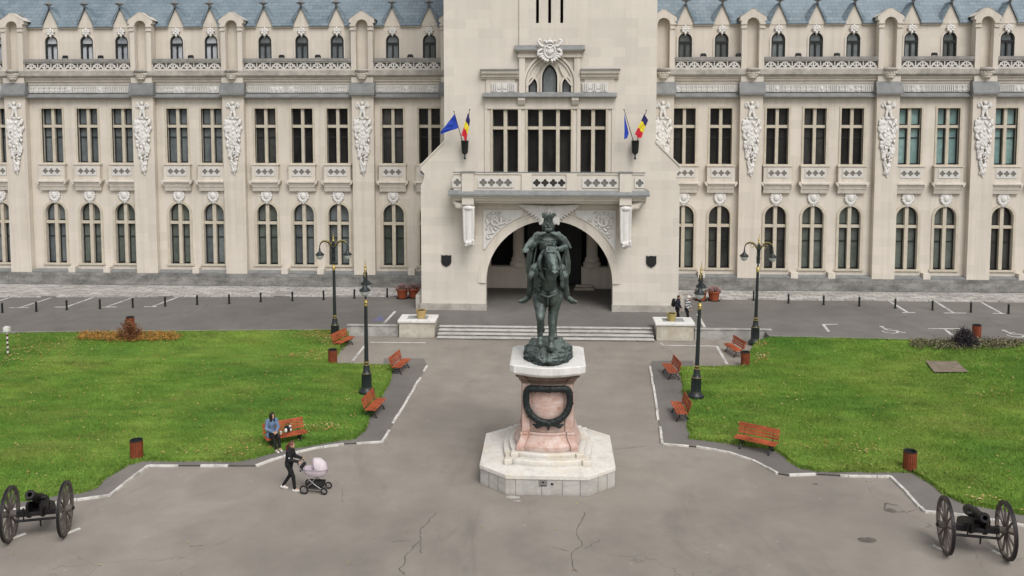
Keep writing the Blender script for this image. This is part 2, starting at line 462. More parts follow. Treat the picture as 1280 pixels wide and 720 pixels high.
def sculpt(me, amp, freq):
    """hand-modelled unevenness of the surface"""
    n = len(me.vertices); co = np.empty(n*3); me.vertices.foreach_get('co', co); co = co.reshape(-1, 3)
    nr = np.empty(n*3); me.vertex_normals.foreach_get('vector', nr); nr = nr.reshape(-1, 3)
    d = np.array([noise.fractal(Vector(c)*freq, .9, 2.1, 4) for c in co]); me.vertices.foreach_set('co', (co+nr*(d*amp)[:, None]).ravel()); me.update(); return me
def chain(pts, rad):
    return [('c', pts[i], rad[i], pts[i+1], rad[i+1]) for i in range(len(pts)-1)]
def arch_pts(xc, hw, zb, zs, n=14, point=0.0):
    """outline of an arched opening; point>0 gives a pointed arch"""
    p = [(xc-hw, zb), (xc+hw, zb), (xc+hw, zs)]
    if point <= 0:
        for i in range(1, n): a = math.pi*i/n; p.append((xc+hw*math.cos(a), zs+hw*math.sin(a)))
    else:
        rr = hw*(1+point); c1 = xc+hw-rr; top = math.sqrt(rr*rr-(rr-hw)**2); A = math.atan2(top, rr-hw)
        for i in range(1, n): a = A*i/n; p.append((c1+rr*math.cos(a), zs+rr*math.sin(a)))
        p.append((xc, zs+top))
        for i in range(1, n): a = A*(1-i/n); p.append((xc-(c1-xc)-rr*math.cos(a), zs+rr*math.sin(a)))
    p.append((xc-hw, zs)); return p
def rect(x0, x1, z0, z1): return [(x0, z0), (x1, z0), (x1, z1), (x0, z1)]
# ================================================================== THE PALACE
palace = thing('palace', 'long beige neo-gothic palace with central tower, arched entrance porch and blue-grey slate roof', 'palace', (0, YF, 0))
PO = Vector((0, YF, 0))
def pb(mb, name, m, parent=None, smooth=False, loc=None):
    """build world-space geometry under the palace (its origin sits at y = YF)"""
    o = mb.build(name, m, None, smooth)
    if loc is not None: o.location = loc
    o.parent = parent or palace
    if parent is None: o.matrix_parent_inverse = Matrix.Translation(-PO)
    return o
def sub(mb, name, m, parent, smooth=False):
    return mb.build(name, m, parent, smooth)
GZ = .5                                             # level of the driveway in front of the palace
zPl = FZ(344); zLed0, zLed1 = FZ(343), FZ(338.5)
zG0, zG1 = FZ(333), FZ(256); zGt = FZ(280.5)
zBx0, zBx1 = FZ(226), FZ(206); zBr0 = FZ(240)
zU0, zU1, zUt = FZ(204.5), FZ(135.5), FZ(158)
zSl0, zSl1 = FZ(122), FZ(117)
zFr0, zFr1 = FZ(116.5), FZ(106)
zMo0, zMo1 = FZ(105.5), FZ(96)
zSb0, zSb1 = FZ(95), FZ(87)
zBa0, zBa1 = FZ(87), FZ(76.5); zCo = FZ(72.5)
YA = YF+.28                                         # attic wall face
zA0, zA1 = FZ(73.5, YA)-.5, FZ(42, YA)
zEv = FZ(28.5, YA); zGa = FZ(6.5, YA)
zNi0, zNi1, zNiA = FZ(87), FZ(24), FZ(13.5)
zCap0, zCap1 = FZ(119), FZ(103)
PX = 55.9e-3

wins_l = [66, 110, 153.5, 222, 265, 332, 378, 422, 491, 537]
wins_r = [855.5, 901, 971.5, 1018.5, 1065, 1137, 1185, 1257]
pil_l = [25, 183, 295, 455.5]; pil_r = [827, 937, 1106, 1225]
WX = [FX(x) for x in wins_l]; WXr = [FX(x) for x in wins_r]
# one more bay either side, just outside the frame
WX = [FX(-2), FX(-47)] + WX
PXS = [FX(-89)] + [FX(x) for x in pil_l] + [FX(566)] + [FX(x) for x in pil_r] + [FX(1394)]
WXr += [FX(1305), FX(1353)]
ALLW = sorted(WX) + sorted(WXr)
XL, XR = PXS[0]-1.2, PXS[-1]+1.2

def wall_panel(mb, x0, x1, z0, z1, y, holes, depth):
    """wall slab with real openings: front face plus reveals"""
    mb.prism(rect(x0, x1, z0, z1), y, y+depth, 'y', holes)

# ---- wings: main wall, attic wall
bw, bg_, ba = 1.5/2, 1.47/2, .94/2
for side, lst, xa, xb in (('l', sorted(WX), XL, FX(566)), ('r', sorted(WXr), FX(814), XR)):
    lo, up = MB(), MB()
    edges = [xa] + [(lst[i]+lst[i+1])/2 for i in range(len(lst)-1)] + [xb]
    for i, x in enumerate(lst):
        a, b = edges[i], edges[i+1]
        g = arch_pts(x, bg_, zG0, zG1-bg_, 12); u = rect(x-bw, x+bw, zU0, zU1)
        zm = (zG1+zU0)/2
        wall_panel(lo, a, b, GZ-.1, zm, YF, [g], .5)
        wall_panel(lo, a, b, zm, zSb0, YF, [u], .5)
        at = arch_pts(x, ba, zA0, zA1-ba, 12)
        wall_panel(up, a, b, zSb0-.2, zEv+.02, YA, [at], .4)
    pb(lo, 'facade_wall', ST_WING); pb(up, 'attic_wall', ST_WING)
    # continuous horizontals between pilasters
    m = MB(); m.box(xa, xb, YF-.52, YF+.02, GZ-.1, zPl-.003); pb(m, 'granite_plinth', GRANITE)
    m = MB(); m.box(xa, xb, YF+.5, YF+.6, GZ, zMo0); m.box(xa, xb, YA+.4, YA+.6, zMo1, zEv)
    pb(m, 'inner_rooms', BLACK)
    m = MB()
    m.add([(xa, YF-.44, zPl), (xb, YF-.44, zPl), (xb, YF-.44, zPl+.07), (xa, YF-.44, zPl+.07),
           (xa, YF-.002, zPl+.2), (xb, YF-.002, zPl+.2), (xa, YF-.002, zPl), (xb, YF-.002, zPl)],
          [(0,1,2,3), (3,2,5,4), (0,3,4,6), (1,7,5,2), (0,6,7,1)])
    pb(m, 'lead_ledge', LEAD)
    m = MB()
    m.add([(xa, YF-.4, zSl0), (xb, YF-.4, zSl0), (xb, YF-.4, zSl0+.09), (xa, YF-.4, zSl0+.09),
           (xa, YF-.08, zSl1+.05), (xb, YF-.08, zSl1+.05), (xa, YF-.002, zSl0), (xb, YF-.002, zSl0)],
          [(0,1,2,3), (3,2,5,4), (0,3,4,6), (1,7,5,2), (0,6,7,1)])
    pb(m, 'lead_string_course', LEAD)
    m = MB(); m.box(xa, xb, YF-.16, YF-.003, zFr0+.06, zFr1); 
    x = xa+.1
    while x < xb-.3:                                 # carved interlace of the frieze
        k = random.random()
        if k < .45:
            for q in range(random.randint(2, 4)):
                m.box(x, x+.055, YF-.21, YF-.155, zFr0+.12, zFr1-.06); x += .13
        elif k < .8:
            m.box(x, x+.3, YF-.2, YF-.155, zFr0+.16, zFr0+.22); m.box(x, x+.3, YF-.2, YF-.155, zFr1-.16, zFr1-.1)
            m.box(x+.11, x+.18, YF-.215, YF-.155, zFr0+.12, zFr1-.07); x += .38
        else:
            m.ball((x+.12, YF-.16, (zFr0+zFr1)/2), (.12, .06, .17), 8, 5); x += .33
    pb(m, 'frieze', STUCCO)
    m = MB()                                        # moulding under the balustrade
    h = zMo1-zMo0
    prof = [(YF-.002, zMo0), (YF-.18, zMo0), (YF-.2, zMo0+h*.35), (YF-.30, zMo0+h*.45), (YF-.30, zMo0+h*.62), (YF-.42, zMo0+h*.8), (YF-.42, zMo1), (YF-.002, zMo1)]
    m.prism(prof, xa, xb, 'x'); pb(m, 'cornice_moulding', ST_TRIM)
    m = MB(); m.prism([(YF+.26, zMo1+.002), (YF-.52, zMo1+.002), (YF-.62, zMo1+.12), (YF-.62, zSb1-.05), (YF-.5, zSb1-.002), (YF+.26, zSb1-.002)], xa, xb, 'x')
    pb(m, 'balcony_slab', mat('weathered_slab', (.40, .375, .335), .85, var=.3, vs=1.5))
    # main roof
    m = MB(); ysl = 9.0
    m.add([(xa, YA+.02, zEv+.15), (xb, YA+.02, zEv+.15), (xb, YA+ysl, zEv+ysl*1.35), (xa, YA+ysl, zEv+ysl*1.35),
           (xa, YA+.02, zEv-.05), (xb, YA+.02, zEv-.05), (xb, YA+ysl+.1, zEv+ysl*1.35-.2), (xa, YA+ysl+.1, zEv+ysl*1.35-.2)],
          [(0,1,2,3), (4,7,6,5), (0,4,5,1), (1,5,6,2), (2,6,7,3), (3,7,4,0)])
    rf = pb(m, 'roof', ROOF)
    ex = [xa] + [v for x in lst for v in (x-.56, x+.56)] + [xb]
    for q in range(0, len(ex), 2):
        m = MB(); x0, x1 = ex[q], ex[q+1]
        m.prism([(YA-.22, zEv-.17), (YA-.22, zEv-.10), (YA+.019, zEv+.145), (YA+.019, zEv-.0), (YA-.003, zEv-.0), (YA-.003, zEv-.17)], x0, x1, 'x'); pb(m, 'eaves', ROOF)
        m = MB(); m.box(x0+.03, x1-.03, YA-.12, YA-.004, zEv-.27, zEv-.172); pb(m, 'eaves_moulding', ST_TRIM)

# ---- upper windows (cross windows on the main floor)
def upper_window(glass):
    m = MB(); h = zU1-zU0; t = zUt-zU0
    for a, b, c, d in ((-bw-.13, -bw, 0, h+.13), (bw, bw+.13, 0, h+.13), (-bw, bw, h, h+.13)): m.box(a, b, -.05, .12, c, d)
    m.box(-.105, .105, .09, .36, 0, h); m.box(-bw, -.107, .1, .36, t-.1, t+.1); m.box(.107, bw, .1, .36, t-.1, t+.1)
    m.box(-bw-.2, bw+.2, -.08, .3, -.09, .0)
    o = m.build('window', ST_MULL, palace)
    s = MB()
    for x0, x1 in ((-bw, -.105), (.105, bw)):
        for z0, z1, bar in ((0, t-.1, True), (t+.1, h, False)):
            q = .075
            s.box(x0, x0+q, .28, .345, z0, z1); s.box(x1-q, x1, .28, .345, z0, z1)
            s.box(x0+q, x1-q, .28, .345, z0, z0+q); s.box(x0+q, x1-q, .28, .345, z1-q, z1)
            if bar: s.box(x0+q, x1-q, .285, .345, z0+(z1-z0)*.72, z0+(z1-z0)*.72+.06)
    s.build('sash', SASH, o)
    g = MB(); g.box(-bw, bw, .35, .37, 0, h); g.build('pane', glass, o)
    return o
def ground_window(glass):
    h = zG1-zG0; t = zGt-zG0; zs = h-bg_
    m = MB()
    out = arch_pts(0, bg_+.17, 0, zs, 14); inn = arch_pts(0, bg_, .0, zs, 14)
    ring = [p for p in out]
    m.prism(out[1:] + out[:1] + inn[:1] + list(reversed(inn[1:])), -.06, -.002, 'y')
    m.box(-.12, .12, .05, .36, 0, h-.03); m.box(-bg_, -.122, .08, .36, t-.12, t+.08); m.box(.122, bg_, .08, .36, t-.12, t+.08)
    m.box(-bg_-.25, bg_+.25, -.1, .3, -.14, 0.0)
    o = m.build('window', ST_MULL, palace)
    s = MB()
    for x0, x1 in ((-bg_, -.12), (.12, bg_)):
        q = .07; z0, z1 = 0.0, t-.12
        s.box(x0, x0+q, .28, .345, z0, z1); s.box(x1-q, x1, .28, .345, z0, z1)
        s.box(x0+q, x1-q, .28, .345, z0, z0+q); s.box(x0+q, x1-q, .28, .345, z1-q, z1)
        s.box(x0+q, x1-q, .285, .345, z0+(z1-z0)*.66, z0+(z1-z0)*.66+.06)
    oa = arch_pts(0, bg_, t+.08, zs, 14); ia = arch_pts(0, bg_-.08, t+.16, zs, 14)
    s.prism(oa, .28, .345, 'y', [ia])
    s.build('sash', SASH, o)
    g = MB(); g.prism(arch_pts(0, bg_, 0, zs, 14), .35, .37, 'y'); g.build('pane', glass, o)
    return o
def attic_window(glass):
    h = zA1-zA0; zs = h-ba; m = MB()
    m.prism(arch_pts(0, ba, 0, zs, 12), .03, .2, 'y', [rect(-ba+.1, -.05, .1, zs-.25), rect(.05, ba-.1, .1, zs-.25), arch_pts(0, ba-.11, zs-.1, zs+.02, 10)])
    o = m.build('window', SASH, palace)
    g = MB(); g.prism(arch_pts(0, ba-.02, .02, zs, 12), .14, .16, 'y'); g.build('pane', glass, o)
    t = MB(); out = arch_pts(0, ba+.12, 0, zs, 14); inn = arch_pts(0, ba, 0, zs, 14)
    t.prism(out[1:]+out[:1]+inn[:1]+list(reversed(inn[1:])), -.05, -.002, 'y'); t.build('surround', ST_TRIM, o)
    return o
protoU = {}; protoG = {}; protoA = {}
def place(cache, maker, glass, x, y, z):
    if glass.name not in cache:
        o = maker(glass); cache[glass.name] = o
    else: o = dup(cache[glass.name], palace)
    o.location = (x, y-YF, z)
    return o
rg = random.Random(21)
for i, x in enumerate(ALLW):
    right = x > 0
    if right: gu = GL_DARK if x < FX(1100) else GL_TEAL
    else: gu = GL_GREY if x < FX(300) else GL_DARK
    if gu is GL_DARK and rg.random() < .4: gu = GL_DARK2
    if gu is GL_GREY and rg.random() < .3: gu = GL_GREEN
    place(protoU, upper_window, gu, x, YF, zU0)
    place(protoG, ground_window, rg.choice((GL_GREEN, GL_GREEN, GL_GREEN2, GL_DARK2 if right else GL_GREY)), x, YF, zG0)
    ga = GL_GREY
    if x < FX(280): ga = GL_LITE
    elif rg.random() < .3: ga = GL_GREEN2
    place(protoA, attic_window, ga, x, YA, zA0)

# ---- balcony boxes with quatrefoils, brackets, little shields, gablets
def quatrefoil(m, cx, cz, r, y0, y1):
    pts = []
    for q in range(4):
        a = q*math.pi/2; ox, oz = cx+math.cos(a)*r*.62, cz+math.sin(a)*r*.62
        for k in range(-4, 5):
            b = a+k*R(27); pts.append((ox+math.cos(b)*r*.42, oz+math.sin(b)*r*.42))
    m.prism(pts, y0, y1, 'y')
    return m
def quatre_pts(cx, cz, r):
    pts = []
    for q in range(4):
        a = q*math.pi/2; ox, oz = cx+math.cos(a)*r*.60, cz+math.sin(a)*r*.60
        for k in range(-3, 4):
            b = a+k*R(32); pts.append((ox+math.cos(b)*r*.40, oz+math.sin(b)*r*.40))
    return pts
def sill_box():
    hb = zBx1-zBx0; hw = 17*PX
    m = MB(); m.box(-hw, hw, -.32, -.002, 0, hb-.06); m.box(-hw-.05, hw+.05, -.38, -.002, hb-.06, hb)
    zt = .0; hbr = zBx0-zBr0
    m.prism([(-.002, zt-.002), (-.44, zt-.002), (-.47, -.07), (-.47, -.16), (-.37, -.22), (-.34, -.34), (-.32, -.36), (-.30, -hbr*.62), (-.26, -hbr*.66), (-.2, -hbr), (-.002, -hbr)], -hw*.98, hw*.98, 'x')
    # side taper of the bracket
    for sgn in (-1, 1):
        m.prism([(sgn*hw*.985, -.002), (sgn*(hw+.17), -.002), (sgn*(hw+.17), -.14), (sgn*hw*.985, -.36)], -.435, -.002, 'y')
    o = m.build('window_balcony', ST_TRIM, palace)
    p = MB(); pw, z0, z1 = 12.4*PX, hb*.26, hb*.82
    holes = [quatre_pts(k*pw*.63, (z0+z1)/2, .2) for k in (-1, 0, 1)]
    p.prism(rect(-pw, pw, z0, z1), -.352, -.321, 'y', holes); p.build('quatrefoil_panel', STUCCO2, o)
    d = MB(); d.box(-pw*.97, pw*.97, -.327, -.3205, z0+.03, z1-.03); d.build('panel_shade_sheet', mat('panel_shadow', (.19, .18, .165), .9), o)  # dark sheet, coloured as the shade inside the quatrefoils
    return o
r2 = random.Random(3)
parts = [('e', (0, 0, 0), (.26, .12, .34)), ('e', (0, -.06, -.02), (.18, .1, .25)), ('e', (0, 0, .42), (.16, .1, .1))]
for k in range(14):
    a = k/14*2*math.pi; parts.append(('e', (.33*math.cos(a), -.01, .38*math.sin(a)-.02), (.11, .09, .11)))
for s_ in (-1, 1): parts += [('e', (s_*.2, 0, .42), (.1, .08, .08)), ('e', (s_*.12, 0, -.46), (.09, .07, .1))]
parts.append(('e', (0, 0, -.52), (.09, .07, .12)))
shield_me = blob(parts, .025, 1, 'shield_ornament')
parts = [('e', (0, 0, 0), (.17, .10, .17)), ('e', (0, -.07, .02), (.08, .07, .08))]
for a in (90, 45, 135, 10, 170, -35, 215): parts += chain([(.08*math.cos(R(a)), -.02, .08*math.sin(R(a))), (.2*math.cos(R(a)), -.05, .2*math.sin(R(a))), (.30*math.cos(R(a)), -.02, .30*math.sin(R(a)))], [.06, .085, .03])
parts += chain([(0, 0, -.1), (0, -.03, -.26), (0, 0, -.40)], [.08, .09, .03])
rose_me = blob(parts, .022, 1, 'rosette')
sb = None
for x in ALLW:
    if sb is None: sb = sill_box(); o = sb
    else: o = dup(sb, palace)
    o.location = (x, 0, zBx0)
    mesh_obj('shield_ornament', shield_me, STUCCO, palace, (x, -.05, FZ(245.5)))
    mesh_obj('rosette', rose_me, STUCCO, palace, (x, YA-YF-.05, FZ(38, YA)))
# gablets rising through the eaves
def gablet():
    hg = zGa-zEv; hw = .62; m = MB()
    m.prism([(-hw, -.2), (hw, -.2), (hw*.94, -.02), (.36, hg*.33), (0, hg), (-.36, hg*.33), (-hw*.94, -.02)], -.035, .3, 'y')
    o = m.build('gablet', ST_WING, palace)
    r = MB(); e = .07; back = hg/1.35+.2
    for s_ in (-1, 1):
        r.add([(0, -.14, hg+.10), (s_*(hw+.07), -.14, -.06), (s_*(hw+.42), .25, .0), (s_*.02, back+.25, hg+.10),
               (0, -.14, hg-.03), (s_*(hw-.02), -.14, -.10)], [(0,1,2,3), (0,4,5,1)])
    r.build('dormer_roof', ROOF, o)
    f = MB(); f.lathe([(.05, 0), (.08, .06), (.05, .12), (.17, .22), (.2, .32), (.12, .42), (.05, .48), (.02, .6)], (0, -.2, hg-.05), 10)
    for k in range(4):
        a = k*math.pi/2; f.ball((.2*math.cos(a), -.2+.2*math.sin(a), hg+.25), (.13, .13, .07), 8, 5)
    f.build('finial', LEAD, o, 'all')
    return o
gb = None
for x in ALLW:
    if gb is None: gb = gablet(); o = gb
    else: o = dup(gb, palace)
    o.location = (x, YA-YF, zEv)

# ---- pilasters with figure reliefs and niches
r3 = random.Random(5)
zr0, zr1 = FZ(220), FZ(125); hr = zr1-zr0
parts = [('e', (0, -.08, hr*.955), (.13, .14, .16)), ('e', (0, -.05, hr*.885), (.22, .14, .25))]
for s_ in (-1, 1):
    parts += [('c', (s_*.2, -.06, hr*.91), .09, (s_*.38, -.1, hr*.96), .07), ('c', (s_*.1, -.05, hr*.85), .12, (s_*.2, -.12, hr*.775), .09),
              ('e', (s_*.42, -.02, hr*.93), (.14, .08, .2))]
parts += [('e', (0, 0, hr*.76), (.52, .14, .12)), ('e', (0, 0, hr*.60), (.50, .12, .85)), ('e', (0, -.05, hr*.5), (.36, .13, .75))]
for k in range(120):
    t = r3.random(); z = hr*(.72-.66*t)
    wd = (.60 if t < .35 else .60*(1-(t-.35)/.75))+.04
    side = r3.choice((-1, 1)); x = side*wd*(.45+.55*r3.random()) if r3.random() < .8 else r3.uniform(-wd, wd)*.5
    s = r3.uniform(.07, .15); parts.append(('e', (x, -.04-.06*r3.random(), z), (s, .09, s*r3.uniform(.8, 1.7)), (0, r3.uniform(-.7, .7), 0)))
parts += [('e', (0, -.03, hr*.05), (.09, .07, .2)), ('e', (.05, -.03, hr*.015), (.05, .05, .1))]
for k in range(60):
    t = r3.random(); z = hr*(.74-.68*t); wd = .5 if t < .4 else .5*(1-(t-.4)/.68); a = r3.uniform(-1.1, 1.1); x = r3.uniform(-wd, wd)
    parts += chain([(x, -.12, z), (x+.10*math.sin(a), -.17, z-.12), (x+.15*math.sin(a), -.12, z-.25)], [.03, .05, .02])
relief_me = blob(parts, .026, 1, 'figure_relief')
for v in relief_me.vertices: v.co.x *= .88; v.co.y *= .75
corb_parts = chain([(0, .05, -.22), (0, .1, -.62), (0, .2, -1.0)], [.26, .16, .05])
for q in range(3):
    for k in range(7): a = math.pi+math.pi*(k+.5*(q % 2))/6.5; corb_parts.append(('e', ((.40-.09*q)*math.cos(a), (.30-.05*q)*math.sin(a), -.16-.15*q), (.085, .085, .10)))
corbel_me = blob(corb_parts, .03, 1, 'niche_corbel')
def pilaster():
    hw = .76; m = MB()
    m.box(-hw, hw, -.46, .0, zPl-.0, zCap0-.12)
    m.box(-hw-.06, hw+.06, -.5, .0, zCap0-.12, zCap0)
    o = m.build('pilaster', ST_WING, palace)
    c = MB(); c.add([(-hw-.12, -.72, zCap0), (hw+.12, -.72, zCap0), (hw+.12, -.72, zCap0+.14), (-hw-.12, -.72, zCap0+.14), (-hw-.1, -.50, zCap1), (hw+.1, -.50, zCap1),
                     (-hw-.1, 0, zCap1), (hw+.1, 0, zCap1), (-hw-.12, 0, zCap0), (hw+.12, 0, zCap0)],
                    [(0,1,2,3), (3,2,5,4), (4,5,7,6), (0,8,9,1), (0,3,4,6,8), (1,9,7,5,2)])
    c.build('lead_cap', LEAD, o)
    n = MB(); na = .42; zn = zNi1-na
    g0 = [(-hw, zCap1+.002), (hw, zCap1+.002), (hw, zNi1-.25), (hw+.12, zNi1-.2), (hw+.12, zNi1+.02), (.1, zNiA), (-.1, zNiA), (-hw-.12, zNi1+.02), (-hw-.12, zNi1-.2), (-hw, zNi1-.25)]
    n.prism(g0, -.5, .05, 'y', [arch_pts(0, na, zNi0, zn, 14)])
    n.box(-hw+.02, hw-.02, .052, 1.2, zCap1+.6, zNi1-.3)
    for s_ in (-1, 1):
        for zz in (zn-.05, zn-.32): n.box(s_*(na+.01), s_*(hw+.07), -.57, -.502, zz, zz+.13)
        # gable roof behind
        n.add([(0, -.52, zNiA+.03), (s_*(hw+.16), -.52, zNi1+.03), (s_*(hw+.16), 1.1, zNi1+.03), (0, 1.1, zNiA+.03)], [(0,1,2,3)])
    n.build('niche', ST_TRIM, o)
    l = MB()
    l.add([(-hw-.2, -.45, zNi1-.02), (-hw-.2, 1.3, zNi1-.02), (0, 1.3, zNiA+.05), (0, -.45, zNiA+.05), (hw+.2, -.45, zNi1-.02), (hw+.2, 1.3, zNi1-.02)], [(0,1,2,3), (3,2,5,4)])
    l.build('niche_roof', LEAD, o)
    b = MB(); b.box(-na-.02, na+.02, .0, .06, zNi0-.05, zNi1+.05); b.build('niche_back', ST_WING, o)
    k_ = MB(); k_.lathe([(.40, -.16), (.48, -.08), (.50, 0), (.44, .02), (.40, .1), (.3, .1)], (0, -.5, zNi0-.05), 16); k_.build('niche_ledge', MATS['weathered_slab'], o, True)
    mesh_obj('niche_corbel', corbel_me, ST_TRIM, o, (0, -.52, zNi0-.12))
    mesh_obj('figure_relief', relief_me, STUCCO, o, (0, -.48, zr0))
    return o
pp = None
for x in PXS:
    if pp is None: pp = pilaster(); o = pp
    else: o = dup(pp, palace)
    o.location = (x, 0, 0)

# ---- balustrades between the pilasters
for i in range(len(PXS)-1):
    a, b = PXS[i]+.78, PXS[i+1]-.78
    if PXS[i] < FX(600) < PXS[i+1]: continue
    m = MB(); hz = zBa1-zBa0; L = b-a; k = max(2, round(L/.98)); st = L/k
    m.box(a, b, YF-.42, YF-.28, zBa0+.002, zBa0+.09); m.box(a, b, YF-.42, YF-.28, zBa1-.08, zBa1)
    for q in range(k):
        x0 = a+q*st; xm = x0+st/2; zb, zt = zBa0+.08, zBa1-.07
        m.beam((x0+.04, YF-.35, zb), (xm-.03, YF-.35, zt), .10, .085, (0,1,0)); m.beam((x0+st-.04, YF-.35, zb), (xm+.03, YF-.35, zt), .10, .085, (0,1,0))
        m.box(xm-.045, xm+.045, YF-.40, YF-.30, zb, zt)
        m.beam((xm, YF-.35, zb+.02), (x0+.18, YF-.35, zt-.14), .085, .07, (0,1,0)); m.beam((xm, YF-.35, zb+.02), (x0+st-.18, YF-.35, zt-.14), .085, .07, (0,1,0))
        m.box(x0-.03, x0+.03, YF-.4, YF-.3, zb, zt)
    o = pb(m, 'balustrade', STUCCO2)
    g = MB(); g.box(a, b, YF-.30, YF-.275, zBa0+.09, zBa1-.08); g = g.build('balustrade_shade_sheet', mat('panel_shadow', (.19, .18, .165), .9)); g.parent = o  # added dark sheet standing in for shade behind the open balustrade
    c = MB(); c.box(a, b, YF-.48, YF-.22, zBa1+.002, zCo); co = c.build('coping', mat('coping_stone', (.27, .26, .245), .8, var=.25, vs=1.5)); co.parent = o
# blocks under the ground-floor windows
for lst in (sorted(WX), sorted(WXr)):
    for i in range(len(lst)-1):
        if lst[i+1]-lst[i] < 3.0:
            m = MB(); x = (lst[i]+lst[i+1])/2; m.box(x-.24, x+.24, YF-.46, YF-.01, zPl+.002, zLed1+.1); pb(m, 'ledge_block', ST_TRIM)

# ================================================================== TOWER AND PORCH (same building)
def TX(px, py=200, Y=YT): return WY(px, py, Y).x
def TZ(py, Y=YT): return WY(686, py, Y).z
XC = TX(686.5, 300)
def tx(px): return TX(px, 200)
tw = tx(557), tx(821); pw_ = tx(524), tx(848.5)
zTop = 36.0
zs1, zs2 = TZ(176), TZ(208)
archR = 80*YT/F*1.0; xA = XC; zSp = TZ(354)
def mir(x): return 2*XC-x
hwT = (tw[1]-tw[0])/2; hwP = (pw_[1]-pw_[0])/2
sh = [(hwT, zs1), (hwP-.02, zs2), (hwP-.02, zs2-.25), (hwP-.25, zs2-.5), (hwP-.22, zs2-.75), (hwP, zs2-1.25)]
out = [(XC-hwP, GZ-.05)]
a_in = []
n_ = 28
out += [(XC-archR, GZ-.05), (XC-archR, zSp)] + [(XC-archR*math.cos(math.pi*i/n_), zSp+archR*math.sin(math.pi*i/n_)) for i in range(1, n_)] + [(XC+archR, zSp), (XC+archR, GZ-.05)]
out += [(XC+hwP, GZ-.05)] + [(XC+p[0], p[1]) for p in reversed(sh)] + [(XC+hwT, zTop), (XC-hwT, zTop)] + [(XC-p[0], p[1]) for p in sh]
zW0, zW1, zWt = TZ(215.5), TZ(137), TZ(160)
W3 = [(tx(616), tx(647.5), 2), (tx(659.5), tx(713.5), 3), (tx(725.5), tx(757), 2)]
holes = [rect(a, b, zW0, zW1) for a, b, _ in W3]
slits = [(tx(x)-.09, tx(x)+.09) for x in (671.5, 686.5, 701.5)]
holes += [rect(a, b, TZ(29), zTop-.8) for a, b in slits]
lz0 = TZ(115.5); lan = [(tx(665.8), .27, 0, 0), (tx(686.8), .47, 0, 0), (tx(707.8), .27, 0, 0)]
lanc = [arch_pts(x, hw, lz0, TZ(106.5) if hw < .4 else TZ(97.5), 10, 1.1) for x, hw, _, _ in lan]
holes += lanc
m = MB(); m.prism(out, YT, YT+.9, 'y', holes)
# upper tower body and buttress sides
m.box(XC-hwT+.01, XC+hwT-.01, YT+1.4, YT+14, zs1-1, zTop)
for s_ in (-1, 1):
    x0, x1 = XC+s_*(hwT-.01), XC+s_*(hwT-.5); m.box(x0, x1, YT+.902, YT+1.4, TZ(250), zTop)
    x0, x1 = XC+s_*(hwP-.02), XC+s_*(hwP-1.4); m.box(x0, x1, YT+.902, YF+1, GZ-.05, zs2-1.25)
    m.prism([(XC+s_*p[0]*.9985, p[1]-.003) for p in [(hwT-1, zs1+.3)]+sh+[(hwT-1, sh[-1][1])]], YT+.902, YF+1, 'y')
pb(m, 'tower_wall', ST_TOWER)
m = MB(); m.box(XC-4, XC+4, YT+1.0, YT+1.3, TZ(216), TZ(60)); m.box(XC-1.5, XC+1.5, YT+1.0, YT+1.3, TZ(32), zTop-.5); pb(m, 'inner_rooms', BLACK)
# projecting central strip above the coat of arms
m = MB(); cx0, cx1 = tx(649), tx(724.5)
m.prism(rect(cx0, cx1, TZ(57), zTop-.1), YT-.12, YT-.002, 'y', [rect(a, b, TZ(29), zTop-.8) for a, b in slits]); pb(m, 'tower_strip', ST_TOWER)
# corner fillets of the porch
for s_ in (-1, 1):
    m = MB(); m.prism([(XC+s_*(hwT+.0), zs1+.02), (XC+s_*(hwP+.04), zs2+.06), (XC+s_*(hwP+.04), zs2-.06), (XC+s_*(hwT+.0), zs1-.12)], YT-.06, YT-.002, 'y')
    pb(m, 'buttress_weathering', ST_TOWER)
# tall windows of the tower
for a, b, k in W3:
    m = MB(); hw = (b-a)/2; h = zW1-zW0; t = zWt-zW0
    if k == 2: divs = [0]; 
    else: divs = [-hw*.34-.08, hw*.34+.08]
    for d in divs: m.box(d-.11, d+.11, .08, .5, 0, h)
    xs = [-hw] + [v for d in divs for v in (d-.112, d+.112)] + [hw]
    for i in range(0, len(xs), 2): m.box(xs[i], xs[i+1], .1, .5, t-.09, t+.09)
    for q0, q1, c, d in ((-hw-.14, -hw, -.02, h+.14), (hw, hw+.14, -.02, h+.14), (-hw, hw, h, h+.14)): m.box(q0, q1, -.06, .1, c, d)
    o = m.build('window', ST_MULL, palace); o.location = ((a+b)/2, YT-YF, zW0)
    s = MB()
    for i in range(0, len(xs), 2):
        for z0, z1 in ((0, t-.09), (t+.09, h)):
            q = .075; x0, x1 = xs[i], xs[i+1]
            s.box(x0, x0+q, .38, .47, z0, z1); s.box(x1-q, x1, .38, .47, z0, z1); s.box(x0+q, x1-q, .38, .47, z0, z0+q); s.box(x0+q, x1-q, .38, .47, z1-q, z1)
    s.build('sash', SASH, o)
    g = MB(); g.box(-hw, hw, .48, .5, 0, h); g.build('pane', GL_DARK, o)
